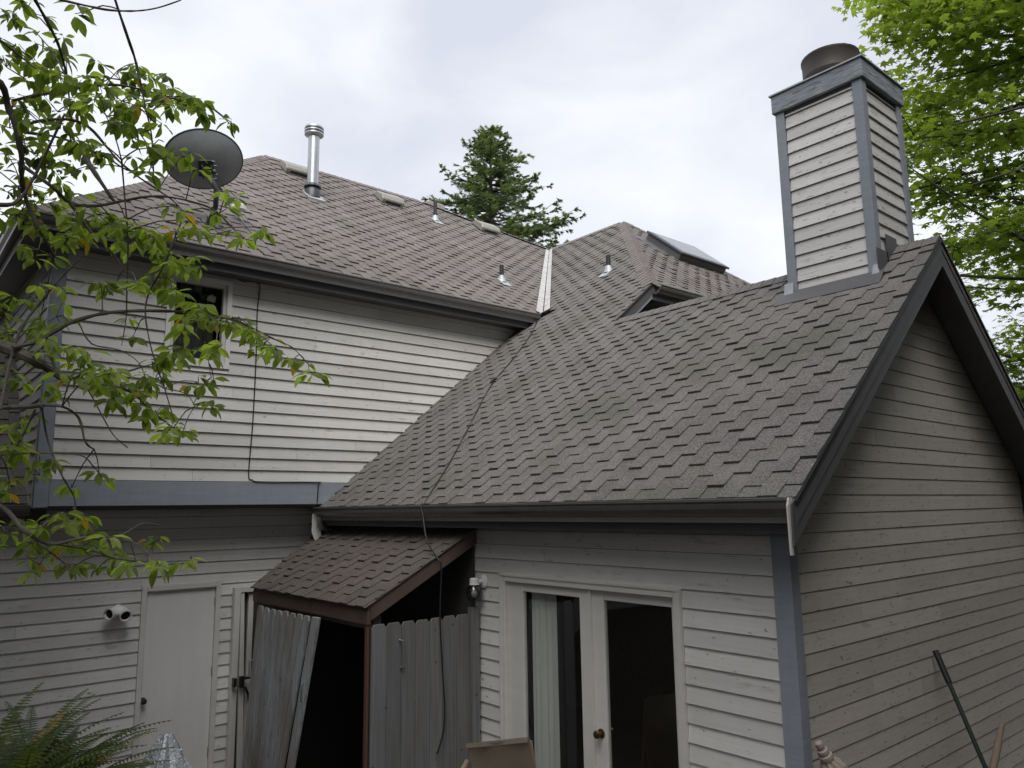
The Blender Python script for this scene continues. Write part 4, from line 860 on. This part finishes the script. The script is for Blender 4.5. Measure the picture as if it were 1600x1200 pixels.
# unseen rest of the crown, extended behind the viewer's left to shade the lower walls
for c_i in range(60):
    a = r3.uniform(0, 6.28); rr = 3.4*r3.random()**.5; cc_ = Vector((-2.2+math.cos(a)*rr, -7.6+math.sin(a)*rr*.9, 3.2+5.2*r3.random()))
    lp = Vector(trunk[5]).lerp(cc_, .15)
    for j in range(60):
        p = cc_+Vector((r3.gauss(0, .42), r3.gauss(0, .42), r3.gauss(0, .3))); u0, v0_, z0_ = pix(p)
        if (p-CAM).dot(FW) > 0 and -120 < u0 < 1720 and -120 < v0_ < 1320: continue
        aa = r3.uniform(0, 6.28); d = Vector((math.cos(aa), math.sin(aa), r3.uniform(-1, .1))).normalized(); ln = r3.uniform(.07, .1); sv = d.cross(Vector((r3.gauss(0, .5), r3.gauss(0, .5), 1))).normalized()*ln*.26
        LV.add([tuple(p), tuple(p+d*ln*.5+sv), tuple(p+d*ln), tuple(p+d*ln*.5-sv)], [(0, 1, 2, 3)], r3.random()*.8)
for k in range(9):
    a = k*.7; e = Vector((-2.2+math.cos(a)*2.6, -7.6+math.sin(a)*2.3, 5.2+1.8*math.sin(k*2.1))); st = Vector(trunk[3+k % 3])
    MB().tube(crv([st, st.lerp(e, .5)+Vector((0, 0, .4)), e]), [.05, .046, .042, .037, .032, .027, .02, .014, .008], 6).build('branch', 'bark', ct, smooth=True)
LV.build('foliage', 'leaf', ct)

# ------------------------------------------------------------------ maple behind the gable
def maple_leaf(c, d, n, s_, r):
    d = d.normalized(); sv = d.cross(n).normalized()
    rr = ((0, .25), (.5, .95), (.8, .48), (1.25, 1.05), (1.75, .45), (2.3, .85), (3.14, .3))
    pts = [(a, q) for a, q in rr]+[(-a, q) for a, q in reversed(rr[1:-1])]
    pts = [(0, 1.15)]+[(.38, .55), (.85, 1.0), (1.2, .5), (1.75, .75), (2.5, .35)]+[(-2.5, .35), (-1.75, .75), (-1.2, .5), (-.85, 1.0), (-.38, .55)]
    vs = [tuple(c)]
    for a, q in pts:
        p = c+d*(math.cos(a)*q*s_)+sv*(math.sin(a)*q*s_); p.z -= .18*q*q*s_; vs.append(tuple(p))
    k = len(pts); return vs, [(0, i+1, (i+1) % k+1) for i in range(k)]
mt = thing('maple_tree', (2.2, 9.0, -.2), 'bright green maple tree spreading behind the gable and chimney', 'tree')
r4 = random.Random(5); base = Vector((2.2, 9.0, -.3))
MB().tube([base, base+Vector((-.05, 0, 2)), base+Vector((0, -.1, 4)), base+Vector((-.1, -.1, 7)), base+Vector((-.2, -.1, 10)), base+Vector((-.2, 0, 13))], [.24, .2, .17, .13, .08, .03], 12).build('trunk', 'bark2', mt, smooth=True)
ML = Leaves(); mbr = MB(); nspray = 0
for b_i in range(110):
    h = 2.2+11.0*((b_i+.5)/110)**1.15; a = r4.uniform(0, 2*math.pi); 
    if r4.random() < .62: a = R(r4.uniform(160, 275))     # more limbs on the side facing the house and camera
    ln = (5.6 if h < 10 else 5.6*(1-(h-10)/7.5))*r4.uniform(.72, 1.08)
    p0 = base+Vector((-.1, -.05, h)); d = Vector((math.cos(a), math.sin(a), r4.uniform(.1, .45)))
    pts = [p0]; dd = d.normalized()
    for k in range(6):
        dd = (dd+Vector((r4.gauss(0, .12), r4.gauss(0, .12), -.05+r4.gauss(0, .07)))).normalized(); pts.append(pts[-1]+dd*ln/6)
    kk = 7
    for q_i in range(1, 7):
        u0, v0_, z0_ = pix(pts[q_i])
        if z0_ > 0 and u0 < 1380 and v0_ < 640: kk = q_i; break
    if kk < 3: continue
    mbr.tube(pts[:kk], [.05, .042, .034, .027, .02, .013, .006][:kk], 6)
    for k in range(34):
        t = r4.uniform(.18, 1)*6; i0 = min(5, int(t)); q = pts[i0].lerp(pts[i0+1], t-i0)
        side = dd.cross(Vector((0, 0, 1))).normalized()*r4.choice((-1, 1)); e = q+side*r4.uniform(.1, 1.0)*(1.15-t/8)+dd*r4.uniform(0, .5)+Vector((0, 0, r4.gauss(-.05, .22)))
        px, py, pz = pix(e)
        if e.y < 5.3 and e.z < 7.5: continue
        if px < 1345+max(0, (py-60))*.09+30*math.sin(py/37.) and py < 640 and pz > 0: continue
        mbr.tube([q, q.lerp(e, .6)+Vector((0, 0, .05)), e], [.008, .006, .003], 4)
        br_ = r4.random()*.55; nl = 22 if (1300 < px < 1640 and -40 < py < 700 and pz > 0) else 5
        for j in range(nl):
            c = q.lerp(e, r4.uniform(.3, 1.15))+Vector((r4.gauss(0, .19), r4.gauss(0, .19), r4.gauss(0, .045)))
            aa = r4.uniform(0, 6.28); dl = Vector((math.cos(aa), math.sin(aa), r4.uniform(-.5, 0))); nn = Vector((r4.gauss(0, .3), r4.gauss(0, .3), 1))
            vs, fs = maple_leaf(c, dl, nn, r4.uniform(.06, .095), r4); ML.add(vs, fs, min(.92, max(0, br_+r4.gauss(.12, .16))))
mbr.build('limbs', 'bark2', mt, smooth=True); ML.build('crown', 'maple', mt)

# ------------------------------------------------------------------ conifer far behind the ridge
def conifer(base, H, top_r, seed, label, hmin):
    o = thing('fir_tree', base, label, 'tree', 'firs behind the house'); r = random.Random(seed); base = Vector(base)
    MB().tube([base, base+Vector((0, 0, H*.5)), base+Vector((0, 0, H*.99))], [.28, .17, .015], 8).build('trunk', 'bark2', o)
    lv = Leaves(); lm = MB(); h = hmin
    while h < H-.15:
        f = (H-h); rl = min(top_r*(f/4.0)**.8, top_r*1.05); nb = 7 if f > 1 else 5
        for k in range(nb):
            a = r.uniform(0, 2*math.pi); l_ = rl*r.uniform(.55, 1.15); up_ = .35 if f < 1.5 else r.uniform(-.05, .25)
            p0 = base+Vector((0, 0, h)); dd = Vector((math.cos(a), math.sin(a), up_)).normalized(); pts = [p0]
            for s_ in range(5): dd = (dd+Vector((0, 0, -.10+.07*s_))).normalized(); pts.append(pts[-1]+dd*l_/5)
            lm.tube(pts, [.03, .024, .018, .013, .009, .004], 4)
            br_ = r.random()*.5; side = dd.cross(Vector((0, 0, 1))).normalized(); nt_ = max(6, int(l_*15))
            for j in range(nt_):
                t = r.uniform(.12, 1)*5; i0 = min(4, int(t)); q = pts[i0].lerp(pts[i0+1], t-i0); sl_ = r.uniform(.14, .42)*(1.25-t/6)
                td = (side*r.choice((-1, 1))*r.uniform(.4, 1)+dd*r.uniform(.3, .9)+Vector((0, 0, r.uniform(-.45, .2)))).normalized()
                e = q+td*sl_; tn_ = min(.9, max(0, br_+r.gauss(.15, .15))); sv = td.cross(Vector((r.gauss(0, .3), r.gauss(0, .3), 1))).normalized(); nv = td.cross(sv)
                for m_ in range(9):
                    b0 = q.lerp(e, (m_+.5)/9)
                    for s2 in (sv, -sv, nv):
                        tip = b0+(s2*.8+td*.7).normalized()*r.uniform(.06, .11)
                        lv.add([tuple(b0-td*.014), tuple(b0+td*.014), tuple(tip)], [(0, 1, 2)], tn_)
        h += .17 if f > 1 else .12
    lm.build('limbs', 'bark2', o); lv.build('crown', 'needle', o); return o
tp = at(766, 200, 24); conifer((tp.x, tp.y, -.3), tp.z+.3, 2.9, 4, 'dark green fir tree rising behind the shingled ridge', tp.z-5.0)
tp = at(1640, 470, 26); conifer((tp.x, tp.y, -.3), tp.z+.3, 2.0, 8, 'dark fir tree half hidden behind the maple at the right edge', tp.z-9)

# ------------------------------------------------------------------ ferns, bag, chair, umbrella, garden tools
r5 = random.Random(77)
def fern(base, nf, ln, label, seed, dirs):
    o = thing('sword_fern', base, label, 'fern', 'sword ferns on the bank'); r = random.Random(seed); base = Vector(base)
    for k in range(nf):
        a = dirs(r); el = r.uniform(.75, 1.25); l_ = ln*r.uniform(.7, 1.1); d = Vector((math.cos(a)*math.cos(el), math.sin(a)*math.cos(el), math.sin(el)))
        p = base+Vector((r.gauss(0, .06), r.gauss(0, .06), 0)); n_ = 46; st = [p]; ds_ = []
        for i in range(n_):
            d = (d+Vector((math.cos(a)*.011, math.sin(a)*.011, -.024*(i/n_+.35)))).normalized(); st.append(st[-1]+d*l_/n_); ds_.append(d.copy())
        lv = Leaves(); tint = r.uniform(0, .7) if r.random() < .9 else .97
        sv0 = Vector((-math.sin(a), math.cos(a), 0))
        for i in range(3, n_):
            t = i/n_; pl = .075*math.sin(min(1, t*2.2)*1.57)*(1-max(0, t-.45)/.58)+.006; nn = sv0.cross(ds_[i]).normalized()
            for s_ in (-1, 1):
                sv = (sv0*s_+ds_[i]*.35).normalized(); b0 = st[i]; w_ = ds_[i]*(l_/n_*.36); tip = b0+sv*pl-Vector((0, 0, pl*.25))
                lv.add([tuple(b0-w_), tuple(b0+w_), tuple(b0+sv*pl*.6+w_*.9-Vector((0, 0, pl*.08))), tuple(tip), tuple(b0+sv*pl*.6-w_*.6-Vector((0, 0, pl*.08)))], [(0, 1, 2, 4), (4, 2, 3)], min(1, max(0, tint+r.gauss(0, .06))))
        tb = MB(); tb.tube(st, [.004-.0028*i/n_ for i in range(n_+1)], 4)
        k0 = len(lv.v); lv.add(tb.v, tb.f, .1); lv.build('frond', 'fern', o, False)
    return o
def bankp(px, py, t): 
    p = at(px, py, t); return (p.x, p.y, gz(p.x, p.y)-.02)
fern(bankp(-60, 1245, 3.3), 120, .92, 'green sword fern at the lower left corner', 1, lambda r: r.uniform(0, 6.28))
fern(bankp(20, 1255, 3.5), 110, .8, 'darker sword fern leaning toward the plain door', 2, lambda r: r.uniform(0, 6.28))
# plastic bag
bp = at(258, 1205, 3.9); bgm = MB(); nb = 18
bag = thing('plastic_bag', (bp.x, bp.y, gz(bp.x, bp.y)), 'crumpled clear plastic bag with a pointed top near the plain door', 'bag')
rb = random.Random(3)
hgt = at(258, 1150, 3.9).z-bag.location.z
for i, (f, rr) in enumerate(((0, .26), (.3, .30), (.55, .26), (.75, .17), (.9, .08), (1.0, .025))):
    for j in range(nb):
        a = 2*math.pi*j/nb; q = rr*(1+.25*math.sin(a*5+i)+rb.uniform(-.12, .12)); bgm.v.append((bp.x+math.cos(a)*q, bp.y+math.sin(a)*q, bag.location.z+hgt*f+rb.uniform(-.01, .01)))
for i in range(5):
    for j in range(nb): bgm.f.append((i*nb+j, i*nb+(j+1) % nb, (i+1)*nb+(j+1) % nb, (i+1)*nb+j))
bgm.f.append(tuple(5*nb+j for j in range(nb))); bgm.build('film', 'plastic', bag)
top = Vector((bp.x, bp.y, bag.location.z+hgt))
MB().tube([top+RT*.07-UP*.12, top+RT*.03-UP*.02, top, top-RT*.05-UP*.06, top-RT*.09-UP*.14], .01, 6).tube([top-RT*.07-UP*.1, top-UP*.075-FW*.05, top+RT*.075-UP*.08], .008, 6).build('tie', 'galv', bag, smooth=True)
# folding canvas chair in front of the french door
cc = thing('canvas_chair', (-1.78, -1.0, -.2), 'tan canvas chair back in front of the left french door', 'chair')
tlc, trc = Vector((-2.11, -1.0, .985)), Vector((-1.42, -1.0, 1.17)); dn = Vector((.06, .12, -.62))
mb = MB(); n_ = 10
for i in range(n_+1):
    for j in range(7):
        u_, v_ = i/n_, j/6; p = tlc.lerp(trc, u_)+dn*v_; p = p+Vector((0, .035*math.sin(u_*math.pi)*math.sin(v_*3)+.012*math.sin(u_*9+v_*3), -.03*math.sin(u_*math.pi)*(1-v_)*.3)); mb.v.append(p)
for i in range(n_):
    for j in range(6): k = i*7+j; mb.f.append((k, k+7, k+8, k+1))
mb.v += [v+Vector((0, .012, 0)) for v in mb.v]; k0 = len(mb.v)//2; mb.f += [tuple(i+k0 for i in reversed(f)) for f in mb.f]
mb.build('backrest', 'canvas', cc, smooth=True)
MB().prism([tlc+Vector((0, -.004, .004)), trc+Vector((0, -.004, .004)), trc+Vector((0, -.004, -.03)), tlc+Vector((0, -.004, -.03))], (0, .003, 0)).build('hem', 'canvas', cc)
for p, q in ((tlc+Vector((.0, .03, -.03)), (-2.1, -.75, -.2)), (trc+Vector((-.01, .03, -.03)), (-1.35, -.8, -.2))): MB().tube([p, Vector(q)], .014, 8).build('leg', 'wood', cc, smooth=True)
for q0, q1 in (((-2.1, -.65, .42), (-2.12, -1.35, -.2)), ((-1.38, -.65, .42), (-1.4, -1.35, -.2))): MB().tube([q0, q1], .014, 8).build('leg', 'wood', cc, smooth=True)
MB().add([(-2.1, -.9, .36), (-1.38, -.9, .36), (-1.38, -1.4, .4), (-2.1, -1.4, .4), (-2.1, -.9, .348), (-1.38, -.9, .348), (-1.38, -1.4, .388), (-2.1, -1.4, .388)], [(0, 1, 2, 3), (7, 6, 5, 4), (0, 4, 5, 1), (1, 5, 6, 2), (2, 6, 7, 3), (3, 7, 4, 0)]).build('seat', 'canvas', cc)
MB().tube([(-2.13, -.97, .86), (-2.13, -1.3, .5)], .02, 8).build('arm', 'wood', cc)
# closed patio umbrella standing against the gable corner
um = thing('closed_umbrella', (.34, .05, -.2), 'closed beige patio umbrella leaning at the house corner', 'umbrella')
ut = at(1285, 1172, 4.38); ub = Vector((.55, .55, -.15)); ud_ = (ub-ut).normalized()
MB().tube([ut, ub], .019, 10).build('pole', 'wood', um, smooth=True)
MB().lathe(ut-ud_*.02, ud_, [(.004, -.035), (.02, -.03), (.026, -.01), (.02, .01), (.032, .015), (.036, .03), (.03, .045), (.04, .05), (.043, .07), (.035, .09)], 14).build('finial', 'umb', um, smooth=True)
mb = MB(); n_ = 32; sa = ud_.orthogonal().normalized(); sb = ud_.cross(sa); PR = ((.06, .035), (.12, .075), (.3, .1), (.6, .115), (.9, .12), (1.1, .1))
for h, rr in PR:
    for j in range(n_):
        a = 2*math.pi*j/n_; q = rr*(.72+.38*abs(math.sin(a*4+h))); mb.v.append(ut+ud_*h+sa*math.cos(a)*q+sb*math.sin(a)*q)
for i in range(len(PR)-1):
    for j in range(n_): mb.f.append((i*n_+j, i*n_+(j+1) % n_, (i+1)*n_+(j+1) % n_, (i+1)*n_+j))
mb.build('canopy', 'umb', um)
# long green pole and wooden tool handle leaning on the gable wall
gp = thing('green_pole', (.75, 1.82, -.2), 'long dark green metal pole leaning on the gable wall', 'pole')
pa = Vector((.045, 2.0, 1.535)); pb = at(1540, 1200, 5.55); dd = (pb-pa).normalized(); pe = pa+dd*((pa.z+.2)/-dd.z); gp.location = pe
MB().tube([pa+dd*.06, pe], .017, 10).build('shaft', 'greenpole', gp, smooth=True)
MB().tube([pa-dd*.005, pa+dd*.24], .024, 10).build('grip', 'black', gp, smooth=True)
th = thing('tool_handle', (.3, 2.6, -.2), 'worn brown wooden tool handle standing beside the green pole', 'tool handle')
ha = at(1566, 1131, 6.3); hb_ = at(1552, 1200, 6.05); dd = (hb_-ha).normalized(); he = ha+dd*((ha.z+.2)/-dd.z); th.location = he
MB().tube([ha, ha+dd*.02, ha+dd*.14, ha+dd*.17, he], [.018, .02, .021, .027, .028], 10).build('shaft', 'wood', th, smooth=True)
bpy.context.view_layer.update()
